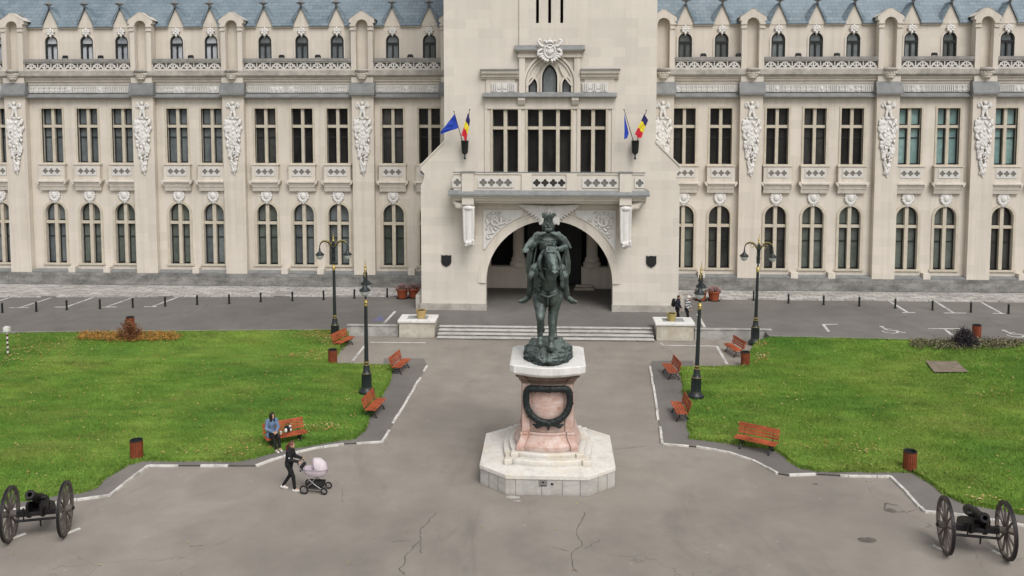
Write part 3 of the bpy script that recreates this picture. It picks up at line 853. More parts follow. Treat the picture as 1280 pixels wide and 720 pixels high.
# lancets inside a round-headed frame
m = MB()
for (x, hw, _, _), pts in zip(lan, lanc):
    zsp = pts[2][1]
    o_ = arch_pts(x, hw+.11, lz0, zsp, 10, 1.1); m.prism(o_[1:]+o_[:1]+pts[:1]+list(reversed(pts[1:])), YT-.10, YT+.1, 'y')
lw = pb(m, 'window', ST_TRIM)
m = MB()
for (x, hw, _, _), pts in zip(lan, lanc):
    zsp = pts[2][1]; i_ = arch_pts(x, hw-.09, lz0+.05, zsp, 10, 1.1); m.prism(pts[1:]+pts[:1]+i_[:1]+list(reversed(i_[1:])), YT+.12, YT+.2, 'y')
o = m.build('sash', SASH); o.parent = lw
m = MB()
for pts in lanc: m.prism(pts, YT+.22, YT+.24, 'y')
o = m.build('pane', GL_GREY); o.parent = lw
# arch bands sweeping over the lancets
m = MB()
cA, rA = XC, 1.98; zc = TZ(110)
for hw_, dp, ex_ in ((1.50, .17, .14), (1.34, .09, .12)):
    o_ = arch_pts(XC, hw_+ex_, lz0, TZ(106), 14, .28); i_ = arch_pts(XC, hw_, lz0, TZ(106), 14, .28); m.prism(o_[1:]+o_[:1]+i_[:1]+list(reversed(i_[1:])), YT-dp, YT-.003, 'y')
for s_ in (-1, 1):
    for q in range(12):
        t0, t1 = q/12, (q+1)/12; f_ = lambda t: (XC+s_*(.62+.78*t**1.5), TZ(82)+(TZ(108)-TZ(82))*t)
        a, b = f_(t0), f_(t1); m.beam((a[0], YT-.06, a[1]), (b[0], YT-.06, b[1]), .11, .12, (0, 1, 0))
m.box(cx0, cx0+.36, YT-.2, YT-.003, TZ(116), TZ(72)); m.box(cx1-.36, cx1, YT-.2, YT-.003, TZ(116), TZ(72))
m.box(cx0-.08, cx1+.08, YT-.26, YT-.003, TZ(72)+.002, TZ(68)); m.box(cx0-.02, cx1+.02, YT-.22, YT-.003, TZ(68)+.002, TZ(65)); 
m.prism([(YT-.003, TZ(65)+.002), (YT-.36, TZ(65)+.002), (YT-.46, TZ(63.6)), (YT-.003, TZ(63.6))], cx0-.16, cx1+.16, 'x')
pb(m, 'window_frame', ST_TRIM)
m = MB(); m.prism([(YT-.003, TZ(63.6)+.003), (YT-.52, TZ(63.6)+.003), (YT-.52, TZ(62.6)), (YT-.13, TZ(56.5)), (YT-.003, TZ(56.5))], cx0-.28, cx1+.28, 'x')
m.prism([(YT-.003, TZ(121.5)), (YT-.45, TZ(121.5)), (YT-.45, TZ(120.3)), (YT-.21, TZ(116)), (YT-.003, TZ(116))], tx(604), tx(770), 'x')
for a, b in ((tx(601), tx(648.5)), (tx(725), tx(774))): m.prism([(YT-.003, TZ(88)), (YT-.5, TZ(88)), (YT-.5, TZ(87.2)), (YT-.1, TZ(85.8)), (YT-.003, TZ(85.8))], a, b, 'x')
pb(m, 'lead_flashing', LEAD)
m = MB()
for a, b in ((tx(602.5), tx(648.5)), (tx(725), tx(772.5))):
    m.prism([(YT-.003, TZ(99)), (YT-.12, TZ(99)), (YT-.15, TZ(97)), (YT-.26, TZ(96)), (YT-.26, TZ(94)), (YT-.4, TZ(92)), (YT-.45, TZ(88)-.003), (YT-.003, TZ(88)-.003)], a, b, 'x')
    m.box(a+.25, b-.25, YT-.08, YT-.003, TZ(116), TZ(99)-.003)
m.box(tx(606), tx(768), YT-.1, YT-.003, TZ(136), TZ(121.5)-.003)
for x in (tx(652), tx(718.5)): m.prism([(YT-.101, TZ(131)), (YT-.2, TZ(131)), (YT-.38, TZ(125)), (YT-.38, TZ(121.7)), (YT-.101, TZ(121.7))], x-.22, x+.22, 'x')
for x in (tx(606), tx(768)-.18, tx(648), tx(715)+.3): m.box(x, x+.18, YT-.075, YT-.003, TZ(216), TZ(136)-.003)
pb(m, 'window_moulding', ST_TRIM)
for a, b in ((tx(614), tx(646)), (tx(727), tx(759))):
    m = MB(); m.box(a, b, YT-.12, YT-.081, TZ(115.5), TZ(103.5)); x = a+.06
    while x < b-.1:
        if random.random() < .7: m.box(x, x+.05, YT-.17, YT-.118, TZ(114), TZ(104.5)); x += .12
        else: m.box(x, x+.2, YT-.16, YT-.118, TZ(111), TZ(109)); x += .25
    pb(m, 'frieze', STUCCO)
# coat of arms: crowned shield in a wreath of scrolls
parts = [('e', (0, 0, 0), (.40, .16, .46)), ('e', (0, .04, .02), (.72, .12, .62))]
parts += chain([(.34*math.cos(a), -.14, .40*math.sin(a)) for a in [k*.31 for k in range(21)]], [.045]*21)
parts += [('e', (0, -.16, -.02), (.15, .09, .2)), ('e', (0, -.17, .17), (.09, .09, .09))]
for s_ in (-1, 1):
    parts += chain([(s_*.08, -.15, .2), (s_*.2, -.16, .30), (s_*.16, -.14, .38)], [.04, .035, .02]) + chain([(s_*.05, -.14, -.15), (s_*.18, -.15, -.05), (s_*.22, -.13, .08)], [.04, .045, .02])
    parts += chain([(s_*.45, -.06, .30), (s_*.62, -.10, .42), (s_*.72, -.08, .62), (s_*.60, -.08, .72), (s_*.52, -.08, .62)], [.09, .08, .075, .06, .04])
    parts += chain([(s_*.5, -.05, .1), (s_*.68, -.09, .02), (s_*.72, -.08, -.2), (s_*.58, -.09, -.30), (s_*.5, -.08, -.2)], [.09, .08, .07, .06, .04])
    for q in range(5): a = R(-90+s_*(12+q*15)); parts += chain([(.35*math.cos(a), -.06, .42*math.sin(a)), (.62*math.cos(a), -.12, .60*math.sin(a)), (.80*math.cos(a), -.06, .74*math.sin(a))], [.05, .075, .02])
    parts += chain([(s_*.18, -.08, .5), (s_*.3, -.10, .64), (s_*.42, -.06, .58)], [.06, .06, .04])
parts += [('e', (0, -.08, .58), (.2, .1, .1)), ('e', (0, -.08, .70), (.08, .08, .08))]
me = blob(parts, .02, 1, 'coat_of_arms'); mesh_obj('coat_of_arms', me, STUCCO, palace, (XC, YT-YF-.46, TZ(65)))
# the big entrance arch: mouldings
m = MB()
for r0, r1, d in ((archR-.02, archR+.34, .10), (archR+.34, archR+.5, .05)):
    po = [(XC+r1*math.cos(R(a)), zSp+r1*math.sin(R(a))) for a in range(0, 181, 5)]; pi_ = [(XC+r0*math.cos(R(a)), zSp+r0*math.sin(R(a))) for a in range(0, 181, 5)]
    m.prism(po+list(reversed(pi_)), YT-d, YT-.003, 'y')
pb(m, 'arch_moulding', ST_TRIM)
# carved spandrels
def spandrel(sgn):
    ro = archR+.56; x1 = XC+sgn*(archR+.15); z1 = TZ(262.5); mm = MB()
    aa = [R(v) for v in range(8, 70, 4)]
    arc = [(XC+sgn*ro*math.cos(a), zSp+ro*math.sin(a)) for a in aa]
    arc = [p for p in arc if p[1] < z1-.02 and abs(p[0]-XC) < abs(x1-XC)-.02]
    mm.prism(arc+[(arc[-1][0]-sgn*.12, z1), (x1, z1), (x1, arc[0][1])], YT-.06, YT-.003, 'y')
    o = pb(mm, 'spandrel_relief', STUCCO)
    cx_, cz_ = x1-sgn*.72, z1-.68; ps = []
    spir = [(cx_+sgn*(.44-.040*k)*math.cos(k*.62+2.4), YT-.09, cz_+(.44-.040*k)*math.sin(k*.62+2.4)) for k in range(10)]
    ps += chain(spir, [.065]*10); rr = random.Random(9)
    for k in range(11):
        a = k*.57; ps += chain([(cx_+.42*math.cos(a), YT-.07, cz_+.42*math.sin(a)), (cx_+.52*math.cos(a+.2), YT-.10, cz_+.52*math.sin(a+.2)), (cx_+.56*math.cos(a+.45), YT-.06, cz_+.56*math.sin(a+.45))], [.05, .055, .02])
    for k in range(70):
        a = R(rr.uniform(12, 62)); q = rr.uniform(ro+.08, ro+1.5); px_, pz_ = XC+sgn*q*math.cos(a), zSp+q*math.sin(a); w_ = rr.uniform(0, 6.28)
        ok = all(abs(X_-XC) < abs(x1-XC)-.08 and Z_ < z1-.08 for X_, Z_ in ((px_, pz_), (px_+.24*math.cos(w_), pz_+.24*math.sin(w_)))) and math.hypot(px_+.24*math.cos(w_)-XC, pz_+.24*math.sin(w_)-zSp) > ro+.06
        if ok: ps += chain([(px_, YT-.06, pz_), (px_+.12*math.cos(w_), YT-.10, pz_+.12*math.sin(w_)), (px_+.24*math.cos(w_+.25), YT-.06, pz_+.24*math.sin(w_+.25))], [.035, .055, .018])
    c = mesh_obj('carving', blob(ps, .024, 1, 'carving'), STUCCO, None); c.parent = o
spandrel(-1); spandrel(1)
# eagle over the arch
parts = [('e', (0, -.12, 0), (.32, .22, .42)), ('e', (0, -.28, .1), (.16, .16, .17)), ('e', (0, -.15, -.5), (.34, .16, .3))]
for s_ in (-1, 1):
    for k in range(9):
        t = k/8; parts.append(('c', (s_*(.25+t*.15), -.08, .28-.04*k), .1, (s_*(1.95-.16*k), -.06, .42-.13*k), .05))
    parts += [('c', (s_*.2, -.1, -.3), .14, (s_*.55, -.08, -.75), .1), ('e', (s_*.4, -.1, -.55), (.2, .12, .3), (0, s_*.5, 0))]
me = blob(parts, .03, 1, 'eagle_relief'); mesh_obj('eagle_relief', me, STUCCO, palace, (XC, YT-YF-.10, TZ(264)))
# black shields
for px_, py_ in ((558, 325.5), (814, 326.5)):
    p = WY(px_, py_, YT); m = MB(); h = .36
    m.prism([(p.x-.31, p.z+h), (p.x-.22, p.z+h-.05), (p.x, p.z+h-.02), (p.x+.22, p.z+h-.05), (p.x+.31, p.z+h), (p.x+.31, p.z-.12), (p.x+.24, p.z-.26), (p.x, p.z-.4), (p.x-.24, p.z-.26), (p.x-.31, p.z-.12)], YT-.07, YT-.003, 'y')
    m.prism([(p.x-.2, p.z+.22), (p.x+.2, p.z+.22), (p.x+.2, p.z-.1), (p.x, p.z-.26), (p.x-.2, p.z-.1)], YT-.10, YT-.069, 'y')
    pb(m, 'shield_plaque', IRON)

# ---- balcony over the entrance
YB = YT-1.25
def bx(px): return WY(px, 225, YB).x
def bz(py): return WY(686, py, YB).z
zR, zP0, zL0, zL1 = bz(216), bz(239.5), bz(244.8), bz(238)
m = MB(); X0, X1 = bx(567), bx(805.5)
m.box(X0, X1, YB, YB+.28, zL1, zR-.1); m.box(X0-.05, X1+.05, YB-.05, YB+.33, zR-.1, zR)
m.box(X0, X0+.28, YB+.282, YT-.003, zL1, zR-.1); m.box(X1-.28, X1, YB+.282, YT-.003, zL1, zR-.1)
for px_ in (658.5, 714.5):
    x = bx(px_); m.box(x-.31, x+.31, YB-.1, YB-.001, zL1, zR-.1)
for px_ in (585, 782):
    x = bx(px_); m.box(x-.36, x+.36, YB-.16, YB-.001, bz(256), zR+.0)
mz0, mz1 = bz(255), zL0
h = mz1-mz0
m.prism([(YT-.003, mz0), (YB+.3, mz0), (YB+.25, mz0+h*.3), (YB+.05, mz0+h*.36), (YB+.02, mz0+h*.62), (YB-.1, mz0+h*.7), (YB-.16, mz1-.002), (YT-.003, mz1-.002)], X0-.12, X1+.12, 'x')
bal = pb(m, 'balcony', ST_TOWER)
def kid(mb, name, mm, smooth=False):
    o = mb.build(name, mm, None, smooth); o.parent = bal; return o
m = MB(); m.prism([(YT-.003, zL0), (YB-.3, zL0), (YB-.3, zL0+.1), (YB-.101, zL1), (YT-.003, zL1)], X0-.3, X1+.3, 'x')
for px_ in (585, 782): m.box(bx(px_)-.42, bx(px_)+.42, YB-.2, YB+.3, zR+.002, zR+.07)
m.box(X0-.06, X1+.06, YB-.07, YB+.34, zR+.001, zR+.03)
kid(m, 'lead_ledge', LEAD)
for c0, k in ((571.6, 1), (619.5, 4), (686.5, 4), (750.5, 4), (799.5, 1)):
    sp = .50; wq = k*sp/2+.06 if k > 1 else .26; x = bx(c0); zc_ = bz(228.5); m = MB()
    hs_ = [quatre_pts(x+(q-(k-1)/2)*sp, zc_, .235) for q in range(k)]
    m.prism(rect(x-wq-.04, x+wq+.04, zc_-.3, zc_+.3), YB-.05, YB-.002, 'y', hs_); kid(m, 'quatrefoil_panel', STUCCO2)
    m = MB(); m.box(x-wq, x+wq, YB-.012, YB-.0012, zc_-.27, zc_+.27); kid(m, 'panel_shade_sheet', RECESS_SHADE if c0 == 686.5 else MATS['panel_shadow'])  # dark sheet painting the shade behind the balcony quatrefoils
for px_ in (585.5, 782.5):
    x = bx(px_); z0, z1 = bz(309), bz(256); hh = z1-z0
    ps = [('e', (0, -.1, hh-.2), (.4, .3, .2)), ('e', (0, -.05, .25), (.3, .26, .26)), ('e', (0, 0, .02), (.16, .15, .15))]
    for s_ in (-.28, -.1, .1, .28): ps += chain([(s_, -.22, hh-.3), (s_, -.18, hh*.5), (s_*.9, -.14, .3)], [.085, .075, .07])
    ps += chain([(0, 0, hh-.2), (0, 0, .25)], [.3, .26])
    for k in range(10): ps.append(('e', (.3*math.cos(k*2.1), -.2+.1*math.sin(k), .22+.14*math.sin(k*1.3)), (.09, .09, .09)))
    c = mesh_obj('console', blob(ps, .035, 1, 'console'), STUCCO, None, (x, YB+.15, z0)); c.parent = bal
    s_ = 1 if px_ > 680 else -1
    ps = chain([(s_*.35, 0, hh-.15), (s_*.75, 0, hh-.02), (s_*1.0, 0, hh+.2)], [.24, .18, .1]) + [('e', (s_*.62, -.05, hh-.15), (.24, .15, .16))]
    c = mesh_obj('scroll', blob(ps, .035, 1, 'scroll'), ST_TRIM, None, (x, YB+.25, z0)); c.parent = bal
    m = MB(); m.box(x-.34, x+.34, YB+.3, YT-.003, z0+.5, bz(256)); kid(m, 'bracket_block', ST_TOWER)

# ---- porch interior
m = MB(); xi0, xi1 = XC-archR-1.1, XC+archR+1.1; zc_ = zSp+archR+.5
m.box(xi0-.3, xi0, YT+.91, YF+.8, GZ, zc_); m.box(xi1, xi1+.3, YT+.91, YF+.8, GZ, zc_); m.box(xi0-.3, xi1+.3, YT+.91, YF+.8, zc_+.002, zc_+.3)
colx = [WY(648, 300, YF).x, WY(740.5, 300, YF).x]
zd = FZ(334, YF)
m.box(xi0, colx[0]+.62, YF+.1, YF+.75, GZ, zd); m.box(colx[1]-.75, xi1, YF+.1, YF+.75, GZ, zd)
zar = FZ(262, YF)
m.box(xi0, xi1, YF+.15, YF+.7, zar, zc_)
m.box(xi0, xi0+.9, YF+.15, YF+.7, zd+.002, zar-.002); m.box(xi1-.9, xi1, YF+.15, YF+.7, zd+.002, zar-.002)
pb(m, 'porch_wall', ST_WING)
for x in colx:
    m = MB(); H_ = zar-zd
    m.lathe([(.62, 0), (.62, .3), (.5, .4), (.52, .55), (.42, .7), (.40, .9), (.38, H_-1.0), (.42, H_-.9), (.4, H_-.8), (.6, H_-.3), (.66, H_-.25), (.66, H_)], (x, YF+.42, zd), 20)
    pb(m, 'porch_column', ST_TRIM, None, True)
m = MB(); m.box(xi0, xi1, YF+1.6, YF+1.7, GZ, zc_); pb(m, 'porch_back', BLACK)
m = MB(); d0, d1 = colx[0]+.64, colx[1]-.77
for k in range(7): x = d0+(d1-d0)*k/6; m.box(x-.05, x+.05, YF+1.0, YF+1.1, GZ+.15, zar)
m.box(d0, d1, YF+1.02, YF+1.08, GZ+2.8, GZ+2.95); m.box(d0, d1, YF+1.2, YF+1.22, GZ+.15, zar)
pb(m, 'entrance_door', SASH)
m = MB(); m.box(d1-.5, d1+.9, YF-.55, YF+.05, GZ, GZ+.16); m.box(d1-.4, d1+.75, YF-.2, YF+.04, GZ+.162, GZ+.32); pb(m, 'door_step', BEIGE_ST)
# stone footing of the porch
for s_ in (-1, 1):
    m = MB(); m.box(XC+s_*(archR-.05), XC+s_*(hwP+.1), YT-.06, YT-.002, GZ-.02, GZ+.42)
    m.box(XC+s_*(hwP+.42), XC+s_*(hwP-.2), YT+.3, YT+1.6, GZ-.02, GZ+.85)
    pb(m, 'porch_footing', mat('footing_stone', (.40, .375, .335), .85, var=.25, vs=2))
# ================================================================== GROUND
def pxy(lst): return [G(a, b, c) for a, b, c in [(*t, 0.0)[:3] if len(t) == 2 else t for t in lst]]
m = MB(); S = 420
m.sheet([(-S, -60), (S, -60), (S, 700), (-S, 700)], 0); structure(m.build('plaza', ASPH))
YR = G(686, 411.5, .5).y                            # front edge of the raised driveway
YR2 = G(640, 426, 0).y+.02
pA, pB = G(0, 415.5, .5), G(430, 412, .5); qA, qB = G(966, 420.5, .5), G(1280, 427.5, .5)
def lim(x):                                           # front edge of the driveway, left and right of the plaza
    a, b = (pA, pB) if x < XC else (qA, qB); return a.y+(b.y-a.y)*(x-a.x)/(b.x-a.x)
xw0, xw1 = G(430, 412, .5).x, G(962, 420.5, .5).x
m = MB()
ysx0, ysx1 = G(545, 426, 0).x, G(817.5, 426, 0).x
m.prism([(-70, lim(-70)), (xw0, lim(xw0)), (xw0, YR), (ysx0, YR), (ysx0, YR2+1.25), (ysx1, YR2+1.25), (ysx1, YR), (xw1, YR), (xw1, lim(xw1)), (70, lim(70)), (70, 76), (-70, 76)], -.2, GZ, 'z')
structure(m.build('driveway', ASPH_RD))
m = MB()
kA, kB = G(0, 371.5, .5), G(480, 370.5, .5); kC = G(640, 372, .5).y
xe = XC-hwP-.25; m.prism([(-70, kA.y+(kB.y-kA.y)*(-70-kA.x)/(kB.x-kA.x)), (xe, kB.y), (xe, YF-.521), (-70, YF-.521)], GZ-.1, GZ+.08, 'z')
m.box(XC+hwP+.25, 70, kC, YF-.521, GZ-.1, GZ+.08)
structure(m.build('pavement_by_palace', COBB))
# low pale kerb along the front edge of the driveway
m = MB()
for a, b in ((-70, xw0), (xw1, 70)): m.prism([(a, lim(a)-.10), (b, lim(b)-.10), (b, lim(b)+.08), (a, lim(a)+.08)], .1, GZ+.03, 'z')
structure(m.build('driveway_kerb', mat('grey_kerb', (.25, .24, .22), .85, var=.25, vs=2)))

# lawns
def zl(x, y):
    L_ = lim(x); t = (y-L_+4.6)/4.5; t = max(0, min(1, t)); return .12 + .36*t*t*(3-2*t)
LL = pxy([(-130,417,.48),(0,417,.48),(200,415,.48),(330,412.5,.48),(424,412,.48),(436,420,.25),(424,436,.14),(413,454.5,.12),(452,455.5,.12),(490,456.5,.12),(485,476,.12),(467,510,.12),(452,537,.12),(441,546.5,.12),(400,552,.12),(345,562,.12),(318,570,.12),(296,573.5,.12),(178,574,.12),(160,579,.12),(128,600,.12),(122,607,.12),(98,613,.12),(60,618,.12),(0,628,.12),(-130,650,.12)])
LR = pxy([(1420,432,.48),(1280,428,.48),(1060,422,.48),(966,421,.48),(946,432,.2),(935,446,.13),(931,457.5,.12),(851,459,.12),(853,476,.12),(858,506,.12),(864,546,.12),(905,551.5,.12),(970,560,.12),(986,574,.12),(1002,583,.12),(1022,586.5,.12),(1140,588,.12),(1160,599,.12),(1185,617,.12),(1210,628,.12),(1245,634,.12),(1290,643,.12),(1420,668,.12)])
LL = [(p.x, min(p.y, lim(p.x)-.08)) for p in LL]; LR = [(p.x, min(p.y, lim(p.x)-.08)) for p in LR]
rj = random.Random(2)
def wobble(poly, amp=.07):
    outp = []
    for i in range(len(poly)):
        a, b = Vector(poly[i]), Vector(poly[(i+1) % len(poly)]); L = (b-a).length
        n = max(1, int(L/.45)) if L < 40 else 40
        for k in range(n):
            p = a.lerp(b, k/n)
            if p.y < lim(p.x)-.5: p = p + Vector((rj.uniform(-amp, amp), rj.uniform(-amp, amp)*.7))
            outp.append((p.x, min(p.y, lim(p.x)-.08)))
    return outp
LLw, LRw = wobble(LL), wobble(LR)
def lawn(poly):
    b = MB(); b.sheet(poly, 0)
    me = bpy.data.meshes.new('lawn'); me.from_pydata(b.v, [], b.f); bm = bmesh.new(); bm.from_mesh(me)
    for y in np.arange(min(lim(-30), lim(30))-5.2, YR+1.5, .35):
        bmesh.ops.bisect_plane(bm, geom=bm.verts[:]+bm.edges[:]+bm.faces[:], plane_co=(0, y, 0), plane_no=(0, 1, 0))
    ed = [e for e in bm.edges if e.is_boundary]
    r = bmesh.ops.extrude_edge_only(bm, edges=ed)
    low = {v for v in r['geom'] if isinstance(v, bmesh.types.BMVert)}
    for v in bm.verts: v.co.z = -.05 if v in low else zl(v.co.x, v.co.y)
    bmesh.ops.recalc_face_normals(bm, faces=bm.faces)
    bm.to_mesh(me); bm.free(); me.materials.append(LAWN)
    o = bpy.data.objects.new('lawn', me); COL.objects.link(o); return structure(o)
lawn(LLw); lawn(LRw)
def inside(poly, X, Y):
    c = np.zeros(len(X), bool); n = len(poly)
    for i in range(n):
        x1, y1 = poly[i]; x2, y2 = poly[(i+1) % n]
        if y1 == y2: continue
        k = ((y1 > Y) != (y2 > Y)) & (X < (x2-x1)*(Y-y1)/(y2-y1)+x1); c ^= k
    return c
def scatter(poly, n, grow=0.0):
    P = np.array(poly); x0, y0 = P.min(0)-grow; x1, y1 = P.max(0)+grow
    X = rng.uniform(x0, x1, n); Y = rng.uniform(y0, y1, n); k = inside(poly, X, Y); return X[k], Y[k]
def zlv(X, Y):
    L_ = np.where(X < XC, lim(-1)+(lim(-2)-lim(-1))*(-1-X), lim(41)+(lim(42)-lim(41))*(X-41)); t = np.clip((Y-L_+4.6)/4.5, 0, 1); return .12+.36*t*t*(3-2*t)
def tri_mesh(name, V, m, kind=None):
    n = len(V)//3; me = bpy.data.meshes.new(name)
    me.vertices.add(3*n); me.vertices.foreach_set('co', V.astype(np.float32).ravel())
    me.loops.add(3*n); me.loops.foreach_set('vertex_index', np.arange(3*n, dtype=np.int32))
    me.polygons.add(n); me.polygons.foreach_set('loop_start', np.arange(0, 3*n, 3, dtype=np.int32)); me.polygons.foreach_set('loop_total', np.full(n, 3, np.int32))
    me.update(); me.validate(); me.materials.append(m)
    o = bpy.data.objects.new(name, me); COL.objects.link(o)
    if kind: o['kind'] = kind
    return o
def blades(poly, dens_n):
    X, Y = scatter(poly, dens_n); n = len(X); Z = zlv(X, Y)
    a = rng.uniform(0, 2*np.pi, n); h = rng.uniform(.03, .085, n); wd = rng.uniform(.012, .022, n); ln = rng.uniform(-.045, .045, (n, 2))
    # taller tufts in clumps
    cl = np.sin(X*1.7+np.sin(Y*2.1)*1.3)*np.sin(Y*1.9+np.cos(X*1.1)); h *= 1+.35*cl
    V = np.zeros((n, 3, 3)); dx, dy = np.cos(a)*wd, np.sin(a)*wd
    V[:, 0] = np.stack([X-dx, Y-dy, Z-.005], 1); V[:, 1] = np.stack([X+dx, Y+dy, Z-.005], 1); V[:, 2] = np.stack([X+ln[:, 0], Y+ln[:, 1], Z+h], 1)
    return V.reshape(-1, 3)
def edge_tufts(poly, per):
    P = np.array(poly); Q = np.roll(P, -1, 0); L = np.linalg.norm(Q-P, axis=1); k = np.repeat(np.arange(len(P)), np.maximum(1, (L*per).astype(int))); t = rng.uniform(0, 1, len(k))[:, None]
    C = P[k]*(1-t)+Q[k]*t+rng.normal(size=(len(k), 2))*.035+np.sin(P[k][:, ::-1]*3.0)*.02; X, Y = C[:, 0], C[:, 1]; keep = np.abs(X) < 30; X, Y = X[keep], Y[keep]; n = len(X); Z = np.where(inside(poly, X, Y), zlv(X, Y), .045)
    a = rng.uniform(0, 2*np.pi, n); h = rng.uniform(.05, .12, n); wd = rng.uniform(.012, .022, n); ln = rng.uniform(-.07, .07, (n, 2)); V = np.zeros((n, 3, 3)); dx, dy = np.cos(a)*wd, np.sin(a)*wd
    V[:, 0] = np.stack([X-dx, Y-dy, Z-.005], 1); V[:, 1] = np.stack([X+dx, Y+dy, Z-.005], 1); V[:, 2] = np.stack([X+ln[:, 0], Y+ln[:, 1], Z+h], 1); return V.reshape(-1, 3)
tri_mesh('grass', np.concatenate([blades(LLw, 330000), blades(LRw, 330000), edge_tufts(LLw, 240), edge_tufts(LRw, 240)]), BLADE, 'stuff')
# fallen leaves
def leafmat():
    n = NT('dry_leaves'); f = n.noise(2.3, 2, .5)
    oi = n.n('ShaderNodeTexWhiteNoise'); n.l(n.mapping((7, 7, 0)), oi.inputs['Vector'])
    n.color(n.ramp(f, [(.3, (.26, .12, .035)), (.45, (.38, .24, .07)), (.55, (.45, .34, .13)), (.7, (.50, .42, .22))])); n.set(.8); return n.m
LEAF = leafmat()
def leaves(X, Y, Z, s0=.028, s1=.065):
    n = len(X); a = rng.uniform(0, 6.28, n); s = rng.uniform(s0, s1, n); V = np.zeros((n, 2, 3, 3)); t = rng.uniform(-.3, .3, (n, 4))*s[:, None]
    c, d = np.cos(a)*s, np.sin(a)*s
    p0 = np.stack([X-c, Y-d, Z+t[:, 0]], 1); p2 = np.stack([X+c, Y+d, Z+t[:, 1]], 1)
    p1 = np.stack([X-d*.6, Y+c*.6, Z+t[:, 2]], 1); p3 = np.stack([X+d*.6, Y-c*.6, Z+t[:, 3]], 1)
    V[:, 0] = np.stack([p0, p1, p2], 1); V[:, 1] = np.stack([p0, p2, p3], 1); return V.reshape(-1, 3)
LV = []
for poly, n in ((LLw, 2000), (LRw, 1000)):
    X, Y = scatter(poly, n); LV.append(leaves(X, Y, zlv(X, Y)+.085))
for (px, py, sx, sy, n) in ((18, 445, 60, 14, 420), (50, 435, 90, 12, 350), (405, 424, 50, 5, 420), (365, 444, 40, 4, 160), (398, 441, 25, 8, 140), (405, 533, 40, 7, 160), (418, 430, 30, 6, 200),
                            (952, 447, 12, 6, 180), (948, 436, 15, 4, 120), (1240, 490, 40, 12, 120), (1085, 561, 35, 5, 50), (1030, 555, 50, 8, 60), (300, 560, 60, 10, 80), (975, 573, 20, 5, 30), (1225, 622, 40, 5, 60)):
    q = [G(px+rng.normal()*sx*.45, py+rng.normal()*sy*.45, .2) for _ in range(int(n*.6))]
    X = np.array([p.x for p in q]); Y = np.array([p.y for p in q]); k = inside(LLw, X, Y) | inside(LRw, X, Y); LV.append(leaves(X[k], Y[k], zlv(X[k], Y[k])+.09))
q = [G(rng.uniform(-20, 1300), rng.uniform(440, 720), 0) for _ in range(70)]
LV.append(leaves(np.array([p.x for p in q]), np.array([p.y for p in q]), np.full(70, .03), .02, .05))
tri_mesh('fallen_leaves', np.concatenate(LV), LEAF, 'stuff')

# pavements between kerb and lawn, white-washed kerbs
KL = pxy([(534,458),(478,553),(430,556),(400,560),(368,567),(343,575),(320,583.5),(186,583),(160,602),(138,620),(90,626.5),(0,641),(-130,664)])
KR = pxy([(812.5,459),(828,556),(870,559.5),(910,566),(940,576),(960,586),(972,593),(986,595.3),(1020,594),(1060,596),(1113,596.5),(1135,618),(1155,640.5),(1180,642),(1240,650.5),(1280,658),(1420,682)])
m = MB()
inL = pxy([(-130,600),(100,590),(300,560),(440,520),(478,470),(480,449)]); m.sheet([(p.x, p.y) for p in KL[:1]+KL[1:]]+[(p.x, p.y) for p in inL]+[(p.x, p.y) for p in pxy([(530,449)])], .045)
inR = pxy([(1420,600),(1150,575),(1000,560),(880,520),(866,452)]); m.sheet([(p.x, p.y) for p in KR]+[(p.x, p.y) for p in inR]+[(p.x, p.y) for p in pxy([(815,452)])], .045)
structure(m.build('pavement', ASPH_PV))
def kerb(pts, gaps):
    m = MB(); r = random.Random(4)
    for a, b in zip(pts[:-1], pts[1:]):
        a = Vector((a.x, a.y, .018)); b = Vector((b.x, b.y, .018)); L = (b-a).length; d = (b-a)/L; s = 0.0
        while s < L-.05:
            l = min(r.choice((1.0, 1.0, .8, .5)), L-s)
            if r.random() > gaps:
                z = r.uniform(-.008, .01); off = Vector((-d.y, d.x, 0))*r.uniform(-.02, .02)
                m.beam(a+d*(s+.008)+off+Vector((0,0,z)), a+d*(s+l-.008)+off+Vector((0,0,z)), .105, .10)
            s += l
    return m
structure(kerb(KL, .07).build('kerb', KERBW, bevel=.012)); structure(kerb(KR, .06).build('kerb', KERBW, bevel=.012))

# painted bay lines
def stripe(m, pts, wd, z):
    pts = [G(a, b, z) for a, b in pts]
    for a, b in zip(pts[:-1], pts[1:]):
        d = (b-a); d.z = 0; L = d.length; d /= L; nrm = Vector((-d.y, d.x, 0))*wd/2
        m.add([a-nrm, b-nrm, b+nrm, a+nrm], [(0,1,2,3)])
m = MB(); zr_ = GZ+.004
for a in ([(-30,384),(12,372)], [(26,384),(64,372)], [(83,383.5),(117,371.5)], [(133,383.5),(167,371.5)], [(190,383.2),(222,371.5)], [(12,384.7),(36,384.4)], [(68,383.8),(86,383.6)], [(127,383.9),(146,383.6)], [(180,383.4),(196,383.2)],
          [(1112,376.5),(1134,390)], [(1169,376.5),(1192,391)], [(1227,378),(1252,391.5)], [(1128,390.5),(1144,390.5)], [(1180,391.2),(1208,391.2)], [(1241,391.6),(1262,392)], [(1290,379),(1318,393)],
          [(1036,414.5),(1029,405.5),(1047,405.2)], [(1160,410.6),(1200,410.8)], [(1181,411.5),(1190,418.8)], [(494,389),(480,404)], [(872,392.5),(881,409)]): stripe(m, a, .16, zr_)
structure(m.build('parking_lines', ROADP))
m = MB()
for a in ([(456,432),(440.5,451)], [(463,427.8),(532,428.4)], [(826,428.5),(829,431.5),(896,432.6),(909,455)]): stripe(m, a, .14, .004)
structure(m.build('plaza_lines', ROADP))
m = MB()
